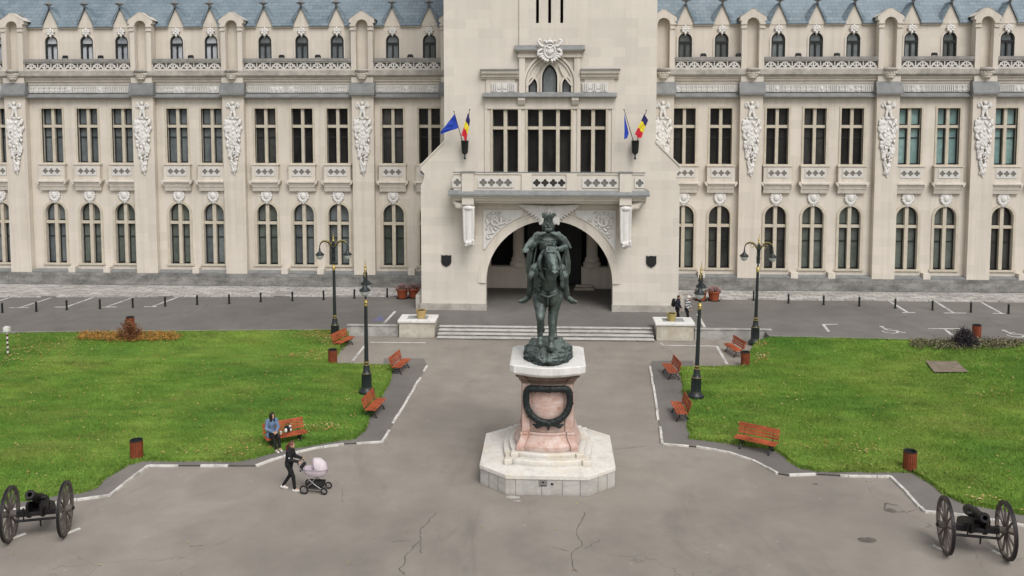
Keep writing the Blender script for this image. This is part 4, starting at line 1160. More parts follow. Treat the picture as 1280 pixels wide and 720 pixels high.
for px_, py_ in ((1111, 413.2), (1267, 418)):          # wheelchair symbol on the disabled bays
    c = G(px_, py_, zr_); s = .55
    for k in range(13):
        a0, a1 = R(-200+k*17), R(-200+(k+1)*17)
        m.add([(c.x+s*.62*math.cos(a0), c.y+s*.62*math.sin(a0)-.2, zr_), (c.x+s*.62*math.cos(a1), c.y+s*.62*math.sin(a1)-.2, zr_), (c.x+s*.82*math.cos(a1), c.y+s*.82*math.sin(a1)-.2, zr_), (c.x+s*.82*math.cos(a0), c.y+s*.82*math.sin(a0)-.2, zr_)], [(0,1,2,3)])
    for (x0, y0), (x1, y1), wd in (((-.05, .75), (-.05, .05), .14), ((-.05, .1), (.4, .05), .12), ((.4, .1), (.6, -.45), .12), ((.58, -.42), (.8, -.35), .1), ((-.05, .45), (.3, .4), .1)):
        a, b = Vector((c.x+x0, c.y+y0, zr_)), Vector((c.x+x1, c.y+y1, zr_)); d = (b-a).normalized(); nn = Vector((-d.y, d.x, 0))*wd/2
        m.add([a-nn, b-nn, b+nn, a+nn], [(0,1,2,3)])
    m.lathe([(.13, 0), (.13, .001)], (c.x-.05, c.y+.92, zr_), 10)
structure(m.build('wheelchair_symbol', ROADP))
m = MB(); p = [G(a, b, zr_) for a, b in ((465,401),(477,393),(480,401.5))]; m.add(p, [(0,1,2)])
structure(m.build('blue_bay_paint', white_paint('blue_paint', (.10, .11, .28), .55, (.19, .18, .19))))
# cracks in the asphalt
def crack(pts, wd):
    m = MB(); r = random.Random(len(pts)); P = []
    for (a, b) in zip(pts[:-1], pts[1:]):
        a, b = G(*a, .004), G(*b, .004); n = max(2, int((b-a).length/.12))
        for k in range(n): P.append(a.lerp(b, k/n)+Vector((r.uniform(-.035, .035), r.uniform(-.035, .035), 0)))
    for i in range(len(P)-1):
        d = (P[i+1]-P[i]).normalized(); nn = Vector((-d.y, d.x, 0)); w0, w1 = wd*r.uniform(.12, .42), wd*r.uniform(.12, .42)
        m.add([P[i]-nn*w0, P[i+1]-nn*w1, P[i+1]+nn*w1, P[i]+nn*w0], [(0,1,2,3)])
    return m
CR = mat('crack_dark', (.135, .12, .105), .95, bump=0)
m = MB()
for pts, wd in (([(546,641),(525,662),(526,694)], .05), ([(524,676),(508,693),(505,704),(500,711),(507,722)], .06), ([(488,677),(520,675)], .04), ([(731,640),(729,650),(719,664),(729,681),(715,690),(714,702),(722,718)], .05), ([(690,684),(715,690)], .035), ([(731,686),(748,676),(747,671)], .035),
                ([(766,562),(812,557)], .04), ([(235,683),(260,681)], .05), ([(428,611),(427,630)], .03), ([(1131,641),(1150,635)], .05)):
    c = crack(pts, wd); m.add(c.v, c.f)
structure(m.build('asphalt_cracks', CR))
def patch(cx, cy, rx, ry, m, seed):
    c = G(cx, cy, .006); r = random.Random(seed); sx = rx*(c.y/F); sy = ry*(c.y/F)*c.y/12.5
    m.sheet([(c.x+sx*math.cos(k*.42)*r.uniform(.75, 1.15), c.y+sy*math.sin(k*.42)*r.uniform(.75, 1.15)) for k in range(15)], .006)
m = MB(); patch(1084, 675, 13, 4, m, 1); patch(1113, 638, 7, 3, m, 2) ; patch(1019, 605, 4, 1, m, 3); patch(418, 407, 13, 1.2, m, 5)
structure(m.build('asphalt_stains', mat('stain_dark', (.13, .115, .10), .9, var=.3, vs=6)))
c = crack([(1131,640),(1118,639.5),(1108,639),(1105,634),(1108,629),(1128,633)], .10); structure(c.build('pothole_rim', CR))
# bare soil patch on the right lawn
m = MB(); q = [G(a, b, .3) for a, b in ((1157,450),(1195,450.5),(1211,462),(1168,462.5))]; m.sheet([(p.x, p.y) for p in q], lambda x, y: zl(x, y)+.075)
structure(m.build('bare_patch', mat('bare_soil', (.20, .165, .125), .95, var=.3, vs=3)))

# ================================================================== STEPS, PLINTHS, WALLS
sd_ = .38
stairs = thing('stairs', 'wide flight of four pale stone steps leading up to the arched porch', 'stairs', ((ysx0+ysx1)/2, YR2, 0)); xw = (ysx1-ysx0)/2-.004
TREAD = white_paint('step_tread', (.53, .515, .48), .45, (.30, .29, .27)); RISER = mat('step_riser', (.26, .25, .235), .85, var=.35, vs=2.5)
for k in range(4):
    z = .125*(k+1); y = sd_*k
    m = MB(); m.box(-xw, xw, y+.05, y+sd_+.1, z-.124, z-.042); m.build('riser', RISER, stairs)
    m = MB(); m.box(-xw, xw, y, y+(sd_+.048 if k < 3 else .30), z-.04, z+(.0 if k < 3 else .008)); m.build('tread', TREAD, stairs, bevel=.012)
def plinth_block(px0, px1, ptop0, ptop1, lab):
    yb = G(600, 424, 0).y; x0, x1 = G(px0, 424, 0).x, G(px1, 424, 0).x
    y1 = YR2+1.75; z1 = 1.05
    t = thing('stone_plinth', lab, 'plinth', ((x0+x1)/2, yb, 0)); ox, oy = -(x0+x1)/2, -yb
    m = MB(); m.box(x0+ox+.04, x1+ox-.04, .04, y1-yb-.04, 0, z1-.16); m.build('block', BEIGE_ST, t, bevel=.02)
    m = MB(); m.box(x0+ox-.03, x1+ox+.03, -.03, y1-yb, z1-.158, z1); m.build('top_slab', MARB_CAP, t, bevel=.025)
    m = MB(); m.box(x0+ox+.45, x1+ox-.5, .35, y1-yb-.35, z1+.001, z1+.012); m.build('zinc_panel', mat('zinc', (.30, .31, .31), .6, var=.2), t)
    return t, z1
PL1, zt1 = plinth_block(497, 543.5, 0, 0, 'pale stone block left of the entrance steps with a straw-coloured pot on top')
PL2, zt2 = plinth_block(818.5, 866, 0, 0, 'pale stone block right of the entrance steps with an olive-yellow pot on top')
for px_, lab, a, b in ((430, 'low grey stone retaining wall left of the steps behind the red benches', 430, 496), (868, 'low grey stone retaining wall right of the steps beside the lamp', 867.5, 962)):
    m = MB(); x0, x1 = G(a, 412, .5).x, G(b, 412, .5).x
    m.box(x0, x1, YR-.02, YR+.2, -.05, GZ+.06); m.box(x0, x1, YR-.06, YR+.24, GZ+.062, GZ+.13)
    tag(m.build('retaining_wall', mat('pale_wall_stone', (.37, .36, .335), .85, var=.35, vs=1.6), bevel=.015), lab, 'wall')
def pot(loc, s, mm, lab):
    t = thing('plant_pot', lab, 'pot', loc)
    m = MB(); m.lathe([(.22*s, 0), (.25*s, .1*s), (.29*s, .4*s), (.31*s, .47*s), (.27*s, .47*s), (.26*s, .36*s)], n=18); m.build('bowl', mm, t, True)
    m = MB(); m.lathe([(.25*s, .36*s), (.2*s, .46*s), (.05*s, .48*s)], n=12); m.build('soil', mat('pot_soil', (.04, .032, .025), .95), t, True)
    return t
p = WY(527, 391, YR2+.95); pot((p.x, YR2+.8, zt1+.012), 1.0, mat('straw_glaze', (.50, .36, .15), .6, var=.15), 'straw-coloured pot standing on the stone block left of the steps')
p = WY(839, 391, YR2+.95); pot((p.x, YR2+.8, zt2+.012), .92, mat('olive_glaze', (.38, .31, .11), .6, var=.15), 'olive-yellow pot standing on the stone block right of the steps')

# ================================================================== STREET FURNITURE
# bench: length along local x, sits facing local -y
def make_bench(L=1.75):
    t = thing('bench', 'x', 'bench')
    sh_ = [(-.22, .43), (-.09, .445), (.04, .445), (.17, .43)]
    m = MB()
    for y, z in sh_: m.box(-L/2, L/2, y-.055, y+.055, z-.018, z+.018)
    m.build('seat', BENCH_RED, t, bevel=.006)
    m = MB()
    for y, z in ((.265, .56), (.30, .68), (.335, .80), (.36, .90)):
        m.beam((-L/2, y, z), (L/2, y, z), .03, .095, (0, .27, .96))
    m.build('backrest', BENCH_RED, t, bevel=.006)
    for s_ in (-1, 1):
        x = s_*(L/2-.26); m = MB()
        m.tube([(x, -.24, .02), (x, -.2, .14), (x, -.1, .24), (x, -.16, .34), (x, -.25, .41)], .026, 6)
        m.tube([(x, .30, .02), (x, .24, .15), (x, .12, .24), (x, .16, .34), (x, .22, .42), (x, .29, .58), (x, .38, .93)], .026, 6)
        m.tube([(x, -.25, .41), (x, -.1, .415), (x, .1, .415), (x, .22, .42)], .024, 6)
        m.tube([(x, -.1, .24), (x, .01, .28), (x, .12, .24)], .02, 6); m.tube([(x, -.17, .16), (x, -.04, .1), (x, .01, .2), (x, .06, .1), (x, .2, .16)], .016, 6)
        m.box(x-.035, x+.035, -.29, -.19, 0, .025); m.box(x-.035, x+.035, .25, .35, 0, .025)
        m.build('leg', IRON, t, True)
    return t
bench0 = make_bench()
benches = [  # px, py of the middle of its feet, z, angle, label
    (430, 433.5, .0, R(74), 'red slatted bench nearest the steps on the left, next to the wooden bin'),
    (501, 463.5, .05, R(80), 'red slatted bench beside the top end of the left white kerb'),
    (469, 516.5, .05, R(84), 'red slatted bench just below the left-hand near lamp post'),
    (357, 555.5, .05, R(34), 'red slatted bench with a seated woman in a blue coat'),
    (917, 443, .0, R(-78), 'red slatted bench nearest the steps on the right, next to the wooden bin'),
    (838, 470, .05, R(-84), 'red slatted bench beside the top end of the right white kerb'),
    (849.5, 521, .05, R(-88), 'red slatted bench just below the right-hand near lamp post'),
    (945, 562.5, .05, R(-33), 'empty red slatted bench facing the plaza on the curved right kerb'),
]
BN = []
for i, (px_, py_, z, a, lab) in enumerate(benches):
    o = bench0 if i == 0 else dup(bench0)
    # angle > 0: back is on the left, faces right
    o.location = G(px_, py_, z); o.rotation_euler = (0, 0, a); o.scale = (.90, .92, .90); tag(o, lab, 'bench', 'red slatted benches around the plaza'); BN.append(o)

def make_bin():
    t = thing('litter_bin', 'x', 'bin'); t.scale = (.80, .80, .86); m = MB()
    for k in range(18):
        a = k/18*2*math.pi; c, s = math.cos(a), math.sin(a)
        m.beam((.26*c, .26*s, .07), (.27*c, .27*s, .79), .082, .03, (c, s, 0))
    m.build('slats', BIN_WOOD, t)
    m = MB(); m.lathe([(.235, .08), (.24, .80), (.285, .80), (.29, .84), (.25, .84), (.23, .70), (.05, .68)], n=20); m.lathe([(.285, .05), (.285, .09), (.2, .09), (.2, .05)], n=20); m.build('liner', IRON, t, True)
    for k in range(3):
        a = k*2.1+.4; m = MB(); m.tube([(.22*math.cos(a), .22*math.sin(a), 0), (.22*math.cos(a), .22*math.sin(a), .09)], .022, 6); m.build('foot', IRON, t)
    return t
bin0 = make_bin()
for i, (px_, py_, z, lab) in enumerate(((171, 573.5, .05, 'brown slatted litter bin at the front corner of the left lawn'), (416, 454, .06, 'brown slatted litter bin beside the left bench near the steps'),
        (163, 411.5, .5, 'brown slatted litter bin behind the rusty bush at the driveway'), (1137, 588, .05, 'brown slatted litter bin at the front corner of the right lawn'),
        (931.5, 457, .05, 'brown slatted litter bin beside the right bench near the steps'), (1220.5, 422, .5, 'brown slatted litter bin behind the dark bush at the driveway'))):
    o = bin0 if i == 0 else dup(bin0); o.location = G(px_, py_, z); o.rotation_euler = (0, 0, i*.7); tag(o, lab, 'bin', 'brown slatted litter bins')

# lamp posts: arms along local x
def make_lamp():
    t = thing('street_lamp', 'x', 'lamp post')
    m = MB(); m.lathe([(.36, 0), (.36, .10), (.29, .16), (.25, .22), (.22, .30), (.21, .85), (.235, .90), (.19, .96), (.15, 1.02), (.14, 1.22), (.12, 1.3)], n=20); m.build('base', LAMPIRON, t, True)
    m = MB()
    for k in range(10): a = k*math.pi/5; m.tube([(.215*math.cos(a), .215*math.sin(a), .3), (.208*math.cos(a), .208*math.sin(a), .85)], .02, 5)
    m.build('fluting', LAMPIRON, t)
    m = MB(); m.lathe([(.105, 1.3), (.095, 1.6), (.075, 4.0), (.06, 4.1), (.045, 4.3), (.04, 5.62)], n=14); m.build('pole', LAMPIRON, t, True)
    for z, r, h in ((.26, .235, .022), (.92, .235, .022), (1.3, .13, .03), (1.42, .105, .07), (4.02, .09, .07)):
        m = MB(); m.lathe([(r*.7, z-h), (r, z-h*.4), (r, z+h*.4), (r*.7, z+h)], n=16); m.build('gilt_ring', GOLD, t, True)
    m = MB(); m.lathe([(.05, 4.12), (.13, 4.14), (.08, 4.2), (.06, 4.28)], n=14); m.build('gilt_collar', GOLD, t, True)
    m = MB(); m.lathe([(.03, 5.55), (.07, 5.62), (.03, 5.7), (.06, 5.76), (.02, 5.84), (.008, 6.1)], n=10); m.build('finial', GOLD, t, True)
    m = MB()
    for k in range(4):
        a = k*math.pi/2+.78; m.tube([(.10*math.cos(a), .10*math.sin(a), 4.45), (.10*math.cos(a), .10*math.sin(a), 5.5)], .016, 5)
    for z in (4.75, 5.25): m.lathe([(.12, z), (.13, z+.02), (.12, z+.04), (.09, z+.04)], n=12)
    m.build('lattice', LAMPIRON, t)
    for s_ in (-1, 1):
        m = MB(); m.tube([(0, 0, 5.0), (s_*.12, 0, 5.3), (s_*.28, 0, 5.52), (s_*.48, 0, 5.58), (s_*.68, 0, 5.5), (s_*.76, 0, 5.32), (s_*.76, 0, 5.2)], .028, 7)
        o = m.build('arm', LAMPIRON, t, True)
        g = MB(); g.tube([(s_*.06, 0, 5.28), (s_*.16, 0, 5.5), (s_*.36, 0, 5.63), (s_*.56, 0, 5.62), (s_*.74, 0, 5.47)], .03, 7)
        g.tube([(s_*(.36+.10*math.cos(a)), 0, 5.42+.10*math.sin(a)) for a in [k*.6 for k in range(10)]], .018, 5)
        g.build('gilt_scroll', GOLD, o, True)
        h = MB(); h.lathe([(.03, 5.22), (.05, 5.1), (.07, 5.02), (.20, 4.9), (.25, 4.85), (.25, 4.82), (.12, 4.84)], (s_*.76, 0, 0), 18); h.build('shade', LAMPIRON, t, True)
        b = MB(); b.lathe([(.21, 4.82), (.20, 4.74), (.14, 4.63), (.06, 4.58), (.01, 4.57)], (s_*.76, 0, 0), 18); b.build('bowl', mat('lamp_glass', (.55, .58, .58), .15, var=.05, bump=0, spec=.5), t, True)
    return t
lamp0 = make_lamp()
for i, (px_, py_, z, a, lean, lab) in enumerate(((458.5, 491, .12, R(100), 0, 'double lamp post standing on the left lawn near the kerb, arms seen end-on'), (419, 426, .15, R(4), -.004, 'double lamp post by the left end of the retaining wall with both arms spread sideways'),
        (869.5, 496.5, .12, R(78), -.028, 'slightly tilted double lamp post on the right lawn near the kerb'), (943.5, 429, .1, R(-4), .02, 'double lamp post by the right end of the retaining wall with both arms spread sideways'))):
    o = lamp0 if i == 0 else dup(lamp0); p = G(px_, py_, z); o.location = p; o.rotation_euler = (0, lean, a) if abs(a) < 1 else (0, lean*math.cos(a)-0, a)
    if i == 2: o.rotation_euler = (0.028, 0, a)
    tag(o, lab, 'lamp post', 'black and gold double lamp posts')

# bollards
bo = MB(); bo.lathe([(.085, 0), (.085, .05), (.062, .07), (.058, .50), (.07, .52), (.07, .57), (.055, .61), (.02, .64)], n=12)
ords = ['first', 'second', 'third', 'fourth', 'fifth', 'sixth', 'seventh', 'eighth', 'ninth', 'tenth', 'eleventh', 'twelfth', 'thirteenth', 'fourteenth']
b0_ = None
for side, lst in (('left', [(3, 391), (45.5, 389.5), (83.5, 387.5), (125, 386), (166, 384.5), (206.5, 383), (246.5, 381), (286.5, 379.8), (326, 377.5), (365.5, 376.3), (404.5, 375), (443, 373), (484, 371.5)]),
                  ('right', [(942, 375.5), (985.5, 379.2), (1029.5, 381.2), (1074, 383), (1119, 385.5), (1165.5, 388), (1213.5, 390.5), (1260.5, 392.5)])):
    for i, (px_, py_) in enumerate(lst):
        if b0_ is None: b0_ = bo.build('bollard', IRON, None, True); o = b0_
        else: o = b0_.copy(); COL.objects.link(o)
        o.location = G(px_, py_, GZ)
        tag(o, f'short black bollard, {ords[i]} from the left in the row before the {side} wing', 'bollard', 'black bollards along the driveway')
# flower tubs at the palace corners
def blossoms(name, c, rx, rz, n, mm, parent, seed, s0=.03, s1=.06):
    r = np.random.default_rng(seed); P = r.normal(size=(n, 3)); P /= np.linalg.norm(P, axis=1)[:, None]; P *= r.uniform(.45, 1, (n, 1)); P[:, 2] = np.abs(P[:, 2])
    X, Y, Z = c[0]+P[:, 0]*rx, c[1]+P[:, 1]*rx, c[2]+P[:, 2]*rz
    a = r.normal(size=(n, 3, 3)); s = r.uniform(s0, s1, n); a /= np.linalg.norm(a, axis=2)[:, :, None]
    V = np.stack([X, Y, Z], 1)[:, None, :]+a*s[:, None, None]
    o = tri_mesh(name, V.reshape(-1, 3), mm); o.parent = parent; return o
PINK = mat('pink_blossom', (.42, .20, .22), .8, var=.35, vs=9); LEAFG = mat('tub_foliage', (.06, .08, .035), .8, var=.3, vs=9); PALE = mat('pale_blossom', (.5, .38, .38), .8, var=.3, vs=9)
for i, (px_, py_, lab) in enumerate(((503, 371, 'terracotta tub of pink flowers left of the porch, nearer the bollards'), (517.5, 370, 'terracotta tub of pink flowers touching the left side of the porch'), (875, 372.5, 'terracotta tub of pale pink flowers closest to the right side of the porch'), (892, 373.5, 'terracotta tub of dark pink flowers, outer one of the pair right of the porch'))):
    t = thing('flower_tub', lab, 'flower tub', G(px_, py_, GZ+(.1 if i < 2 else .1)), group='terracotta flower tubs by the porch')
    t.location.z = GZ; t.location.y = min(t.location.y, G(640, 371.5, .5).y-.45)
    m = MB(); m.lathe([(.27, 0), (.30, .1), (.37, .52), (.41, .56), (.41, .64), (.35, .64), (.33, .52), (.02, .52)], n=20); m.build('tub', TERRA, t, True)
    m = MB(); m.lathe([(.4, 0), (.4, .03), (.25, .035)], n=18); m.build('saucer', BLACK, t)
    blossoms('foliage', (0, 0, .55), .46, .35, 500, LEAFG, t, 20+i, .03, .07); blossoms('blossoms', (0, 0, .6), .52, .42, 420, PALE if i == 2 else PINK, t, 30+i, .03, .06)

# shrubs and flower beds
def shrub(loc, rx, rz, mm, lab, seed, twig):
    t = thing('shrub', lab, 'bush', loc); r = random.Random(seed); m = MB(); tips = []
    for k in range(70):
        a = r.uniform(0, 6.28); e = r.uniform(.15, 1.5); L = r.uniform(.75, 1.05)
        d = Vector((math.cos(a)*math.cos(e)*rx, math.sin(a)*math.cos(e)*rx, math.sin(e)*rz))*L
        mid = d*.5+Vector((r.uniform(-.05, .05), r.uniform(-.05, .05), .1)); m.tube([(0, 0, 0), mid, d], [.018, .011, .004], 4); tips.append(d)
    m.build('branches', twig, t)
    P = []; q = np.random.default_rng(seed)
    for d in tips:
        for k in range(75):
            f = q.uniform(.35, 1.05); P.append(np.array(d)*f+q.normal(size=3)*.07)
    P = np.array(P); P[:, 2] = np.abs(P[:, 2]); n = len(P); a = q.normal(size=(n, 3, 3)); a /= np.linalg.norm(a, axis=2)[:, :, None]
    V = P[:, None, :]+a*q.uniform(.03, .065, n)[:, None, None]; o = tri_mesh('leaves', V.reshape(-1, 3), mm); o.parent = t
    return t
p = G(161, 425, .4); p.z = zl(p.x, p.y)
shrub(p, .66, 1.08, mat('rusty_leaves', (.21, .088, .04), .8, var=.5, vs=3.5), 'round rusty-brown bush in the orange flower bed on the left lawn', 4, mat('twig_dark', (.05, .03, .022), .9))
p = G(1204.5, 434.5, .35); p.z = zl(p.x, p.y)
shrub(p, .72, .95, mat('dusky_leaves', (.045, .038, .045), .8, var=.4, vs=3.5), 'round dark purplish bush in the sparse flower bed on the right lawn', 8, MATS['twig_dark'])
def bed(px0, px1, py0, py1, n, mm, m2, seed):
    q = np.random.default_rng(seed); V = []; V2 = []
    for k in range(n):
        u, v = q.uniform(-1, 1), q.uniform(-1, 1)
        if abs(v) > .75+.25*(1-u*u): continue
        p = G((px0+px1)/2+u*(px1-px0)/2, (py0+py1)/2+v*(py1-py0)/2+q.normal()*.4, .35); z = zl(p.x, p.y)+.06
        for j in range(12):
            c = np.array([p.x, p.y, z+.10])+q.normal(size=3)*(.09, .09, .05); a = q.normal(size=(3, 3)); a /= np.linalg.norm(a, axis=1)[:, None]; (V if j < 6 else V2).append(c+a*q.uniform(.03, .065))
    return np.array(V).reshape(-1, 3), np.array(V2).reshape(-1, 3)
V, V2 = bed(98, 226, 420.5, 428, 620, 0, 0, 1)
tri_mesh('orange_flowers', V, mat('orange_petals', (.52, .25, .055), .8, var=.5, vs=3), 'stuff'); tri_mesh('bed_foliage', V2, mat('bed_leaves', (.26, .17, .055), .85, var=.4, vs=5), 'stuff')
V, V2 = bed(1138, 1278, 430, 439, 560, 0, 0, 2)
tri_mesh('pale_bed_plants', V, mat('pale_petals', (.30, .27, .16), .8, var=.4, vs=6), 'stuff'); tri_mesh('bed_soil_plants', V2, mat('dark_bed_leaves', (.05, .045, .03), .9, var=.4, vs=5), 'stuff')

# striped marker post
p = G(10, 444.5, .15); t = thing('striped_post', 'thin red and white banded post with a white box on top, far left', 'post', (p.x, p.y, zl(p.x, p.y)))
for k in range(10):
    m = MB(); m.lathe([(.045, k*.125), (.045, k*.125+.124)], n=10); m.build('band', mat('post_white', (.7, .68, .66), .6) if k % 2 else mat('post_dark', (.09, .03, .03), .6), t, True)
m = MB(); m.box(-.15, .15, -.11, .11, 1.25, 1.5); m.box(-.11, .11, -.08, .08, 1.5, 1.54); m.build('box', MATS['post_white'], t, bevel=.02)

# floodlights standing on the balcony coping
def flood():
    t = thing('floodlight', 'x', 'floodlight'); m = MB(); m.box(-.16, .16, -.1, .08, .06, .26); m.build('housing', IRON, t, bevel=.02)
    m = MB(); m.beam((-.19, 0, 0), (-.19, 0, .18), .02, .05); m.beam((.19, 0, 0), (.19, 0, .18), .02, .05); m.box(-.2, .2, -.03, .03, 0, .02); m.build('bracket', IRON, t)
    return t
f0 = flood()
for i, px_ in enumerate((85, 129, 241, 354, 399, 514, 878, 922, 996, 1044, 1165)):
    o = f0 if i == 0 else dup(f0); o.location = (FX(px_, 75), YF-.34, zCo); o.rotation_euler = (0, 0, math.pi)
    tag(o, f'small black floodlight on the {"left" if i < 6 else "right"} wing balustrade, {ords[i if i < 6 else i-6]} from the left there', 'floodlight', 'floodlights on the balustrades')

# ================================================================== FLAGS
FB = mat('flag_blue', (.02, .06, .42), .7, var=.12, bump=0); FY = mat('flag_yellow', (.75, .62, .04), .7, var=.1, bump=0); FR = mat('flag_red', (.55, .02, .04), .7, var=.1, bump=0); FN = mat('flag_navy', (.03, .025, .12), .7, var=.1, bump=0)
STF = mat('flag_staff', (.06, .04, .035), .6)
def strip_sheet(rows):
    m = MB(); n = len(rows[0]); V = [p for r in rows for p in r]
    m.add(V, [(i*n+k, i*n+k+1, (i+1)*n+k+1, (i+1)*n+k) for i in range(len(rows)-1) for k in range(n-1)]); return m
def flag(base, tip, corners, mats, name, lab, seed):
    """cloth between the staff (tip down) and the hanging corners, drooping in folds; colours run along the cloth"""
    t = thing(name, lab, 'flag', base); B = Vector(base)
    m = MB(); m.tube([(0, 0, 0), Vector(tip)-B], [.03, .018], 6); m.ball(Vector(tip)-B, .04, 8, 5); m.build('staff', STF, t, True)
    a, b, c, d = [Vector(q)-B for q in corners]         # a-b along the staff, c-d the free edge
    nu = 19; nv = 9; rows = []
    for i in range(nu):
        u = i/(nu-1); row = []
        for k in range(nv):
            v = k/(nv-1); p = a.lerp(b, v).lerp(d.lerp(c, v), u)
            f = math.sin(v*9+u*2+seed)*.10*u + math.sin(u*7+v*3+seed)*.05; p = p + Vector((f*.25, -abs(f)*1.1-.03*u, f*.3)); row.append(p)
        rows.append(row)
    k = len(mats); st = (nu-1)//k
    for j, mm in enumerate(mats):
        strip_sheet(rows[j*st:(j+1)*st+1]).build('cloth', mm, t, 'all')
    return t
def holder(px_, py_, lab):
    c = WY(px_, py_, YT-.45); t = thing('flag_holder', lab, 'flag holder', (c.x, YT-.45, c.z))
    m = MB(); m.lathe([(.03, -.8), (.09, -.74), (.04, -.66), (.05, -.5), (.17, -.42), (.20, -.3), (.24, .33), (.26, .36), (.2, .36), (.18, .2)], n=14); m.build('socket', IRON, t, True)
    m = MB(); m.beam((0, .0, -.2), (0, .44, -.3), .06, .06); m.build('bracket', IRON, t); return Vector((c.x, YT-.45, c.z))
hL = holder(581, 183, 'black wall-mounted flag holder left of the tower windows'); hR = holder(794, 183, 'black wall-mounted flag holder right of the tower windows')
def wp(px_, py_, y): q = WY(px_, py_, y); return (q.x, y, q.z)
y1 = YT-.55
flag((hL.x-.08, y1, hL.z+.1), wp(567.5, 139.5, y1-.5), [wp(568, 143, y1-.46), wp(573, 160, y1-.3), wp(552, 167, y1-.5), wp(550, 166, y1-.55)], [FB], 'blue_flag', 'plain blue flag spread out to the left of the left holder', 1)
flag((hL.x+.06, y1, hL.z+.1), wp(587, 137, y1-.5), [wp(585, 141, y1-.45), wp(588, 150, y1-.3), wp(583, 176, y1-.35), wp(577, 168, y1-.5)], [FN, FY, FR], 'tricolour_flag', 'blue, yellow and red flag hanging limp over the left holder', 2)
flag((hR.x-.06, y1, hR.z+.1), wp(780, 137, y1-.5), [wp(780.6, 142, y1-.46), wp(786, 166, y1-.3), wp(784, 172, y1-.35), wp(780.5, 174, y1-.5)], [FB], 'blue_flag', 'narrow blue flag hanging down beside the right holder', 3)
flag((hR.x+.04, y1, hR.z+.1), wp(808, 138, y1-.5), [wp(805.5, 142, y1-.45), wp(810, 150, y1-.3), wp(800.5, 174, y1-.35), wp(793.5, 168, y1-.5)], [FN, FY, FR], 'tricolour_flag', 'blue, yellow and red flag open above the right holder', 4)
# ================================================================== MONUMENT PEDESTAL
pc = G(686.5, 584.5, 0)
ped = thing('monument_pedestal', 'tall pink and white marble pedestal on a stepped octagonal base carrying the bronze rider', 'pedestal', pc)
def octagon(pts_px, z): return [(p.x-pc.x, p.y-pc.y) for p in (G(a, b, z) for a, b in pts_px)]
bot = octagon([(600,607.5),(632.5,618.6),(736,618.2),(768,606.5),(761,566),(736,557),(637,557),(609,566)], 0)
yb0 = min(p[1] for p in bot); 
hwx = (bot[3][0]-bot[0][0])/2; cx = (bot[3][0]+bot[0][0])/2
hf = (bot[2][0]-bot[1][0])/2; dy0 = bot[1][1]; dys = (bot[0][1]+bot[3][1])/2
dep = 4.5                                            # total depth
def octo(k, grow=0.0):
    f = dy0-grow; b = dy0+dep+grow; ch = dys-dy0
    return [(cx-hwx-grow, f+ch+grow*.5), (cx-hf, f), (cx+hf, f), (cx+hwx+grow, f+ch+grow*.5), (cx+hwx+grow, b-ch), (cx+hf, b), (cx-hf, b), (cx-hwx-grow, b-ch)]
m = MB(); m.prism(octo(0), 0, .55, 'z'); m.build('base', MARB_F, ped, bevel=.012)
# joints between the facing slabs
m = MB(); f = dy0
for x in (-1.05, -.18, .5, 1.1): m.box(cx+x-.008, cx+x+.008, f-.003, f+.01, .02, .53)
oc = octo(0)
for a, b in ((oc[0], oc[1]), (oc[2], oc[3])):
    for t in (.35, .7):
        x, y = a[0]+(b[0]-a[0])*t, a[1]+(b[1]-a[1])*t; m.tube([(x, y-.0, .02), (x, y-.0, .53)], .009, 5)
m.build('joints', mat('joint_dark', (.12, .115, .105), .9), ped)
ins = [(x*.998, y) for x, y in octo(0, .03)]; top = [(cx+(x-cx)*.66, (dy0+dep/2)+(y-dy0-dep/2)*.66) for x, y in octo(0)]
m = MB(); m.loft([[(x, y, .552) for x, y in ins], [(x, y, .70) for x, y in ins], [(x, y, .80) for x, y in top]]); m.build('sloping_cover', MARB_W, ped, bevel=.02)
yc = dy0+dep/2
def plan(hw, hd, bulge, notch=.13, corner=.26):
    """square with bowed faces and square corner piers"""
    out = []
    for q in range(4):
        a = q*math.pi/2; ca, sa = math.cos(a), math.sin(a)
        W_, D_ = (hw, hd) if q % 2 == 0 else (hd, hw)
        seg = [(-W_, -D_), (-W_+corner, -D_), (-W_+corner+.02, -D_+notch*.5)]
        n = 9
        for k in range(n+1):
            u = -1+2*k/n; seg.append((u*(W_-corner-.05), -D_+notch*.4-bulge*(1-u*u)))
        seg += [(W_-corner-.02, -D_+notch*.5), (W_-corner, -D_)]
        for x, y in seg: out.append((cx+x*ca-y*sa, yc+x*sa+y*ca))
    return out
def lf(levels, name, mm, bev=.012):
    loops = [[(x, y, z) for x, y in plan(hw, hd, bl)] for z, hw, hd, bl in levels]
    m = MB(); m.loft(loops); return m.build(name, mm, ped, bevel=bev)
lf([(.72, 1.46, 1.62, .16), (.93, 1.46, 1.62, .16), (.95, 1.44, 1.60, .16), (.952, 1.25, 1.40, .16), (1.08, 1.25, 1.40, .16), (1.1, 1.23, 1.38, .16)], 'plinth_step', MARB_W)
lf([(1.102, 1.07, 1.22, .16), (1.26, 1.07, 1.22, .16), (1.34, 1.03, 1.18, .15), (1.38, 1.0, 1.15, .15), (1.50, .95, 1.10, .14), (1.60, .92, 1.07, .14), (1.66, .945, 1.09, .14), (1.72, .92, 1.07, .14)], 'column_base', MARB_P)
lf([(1.722, .875, 1.04, .13), (3.42, .855, 1.02, .13)], 'shaft', MARB_P)
lf([(3.422, .9, 1.05, .13), (3.5, .92, 1.07, .13), (3.55, .97, 1.12, .13), (3.64, 1.0, 1.15, .13), (3.70, 1.08, 1.22, .13), (3.73, 1.10, 1.25, .13)], 'capital_moulding', mat('brown_marble', (.20, .14, .11), .5, var=.3, vs=3))
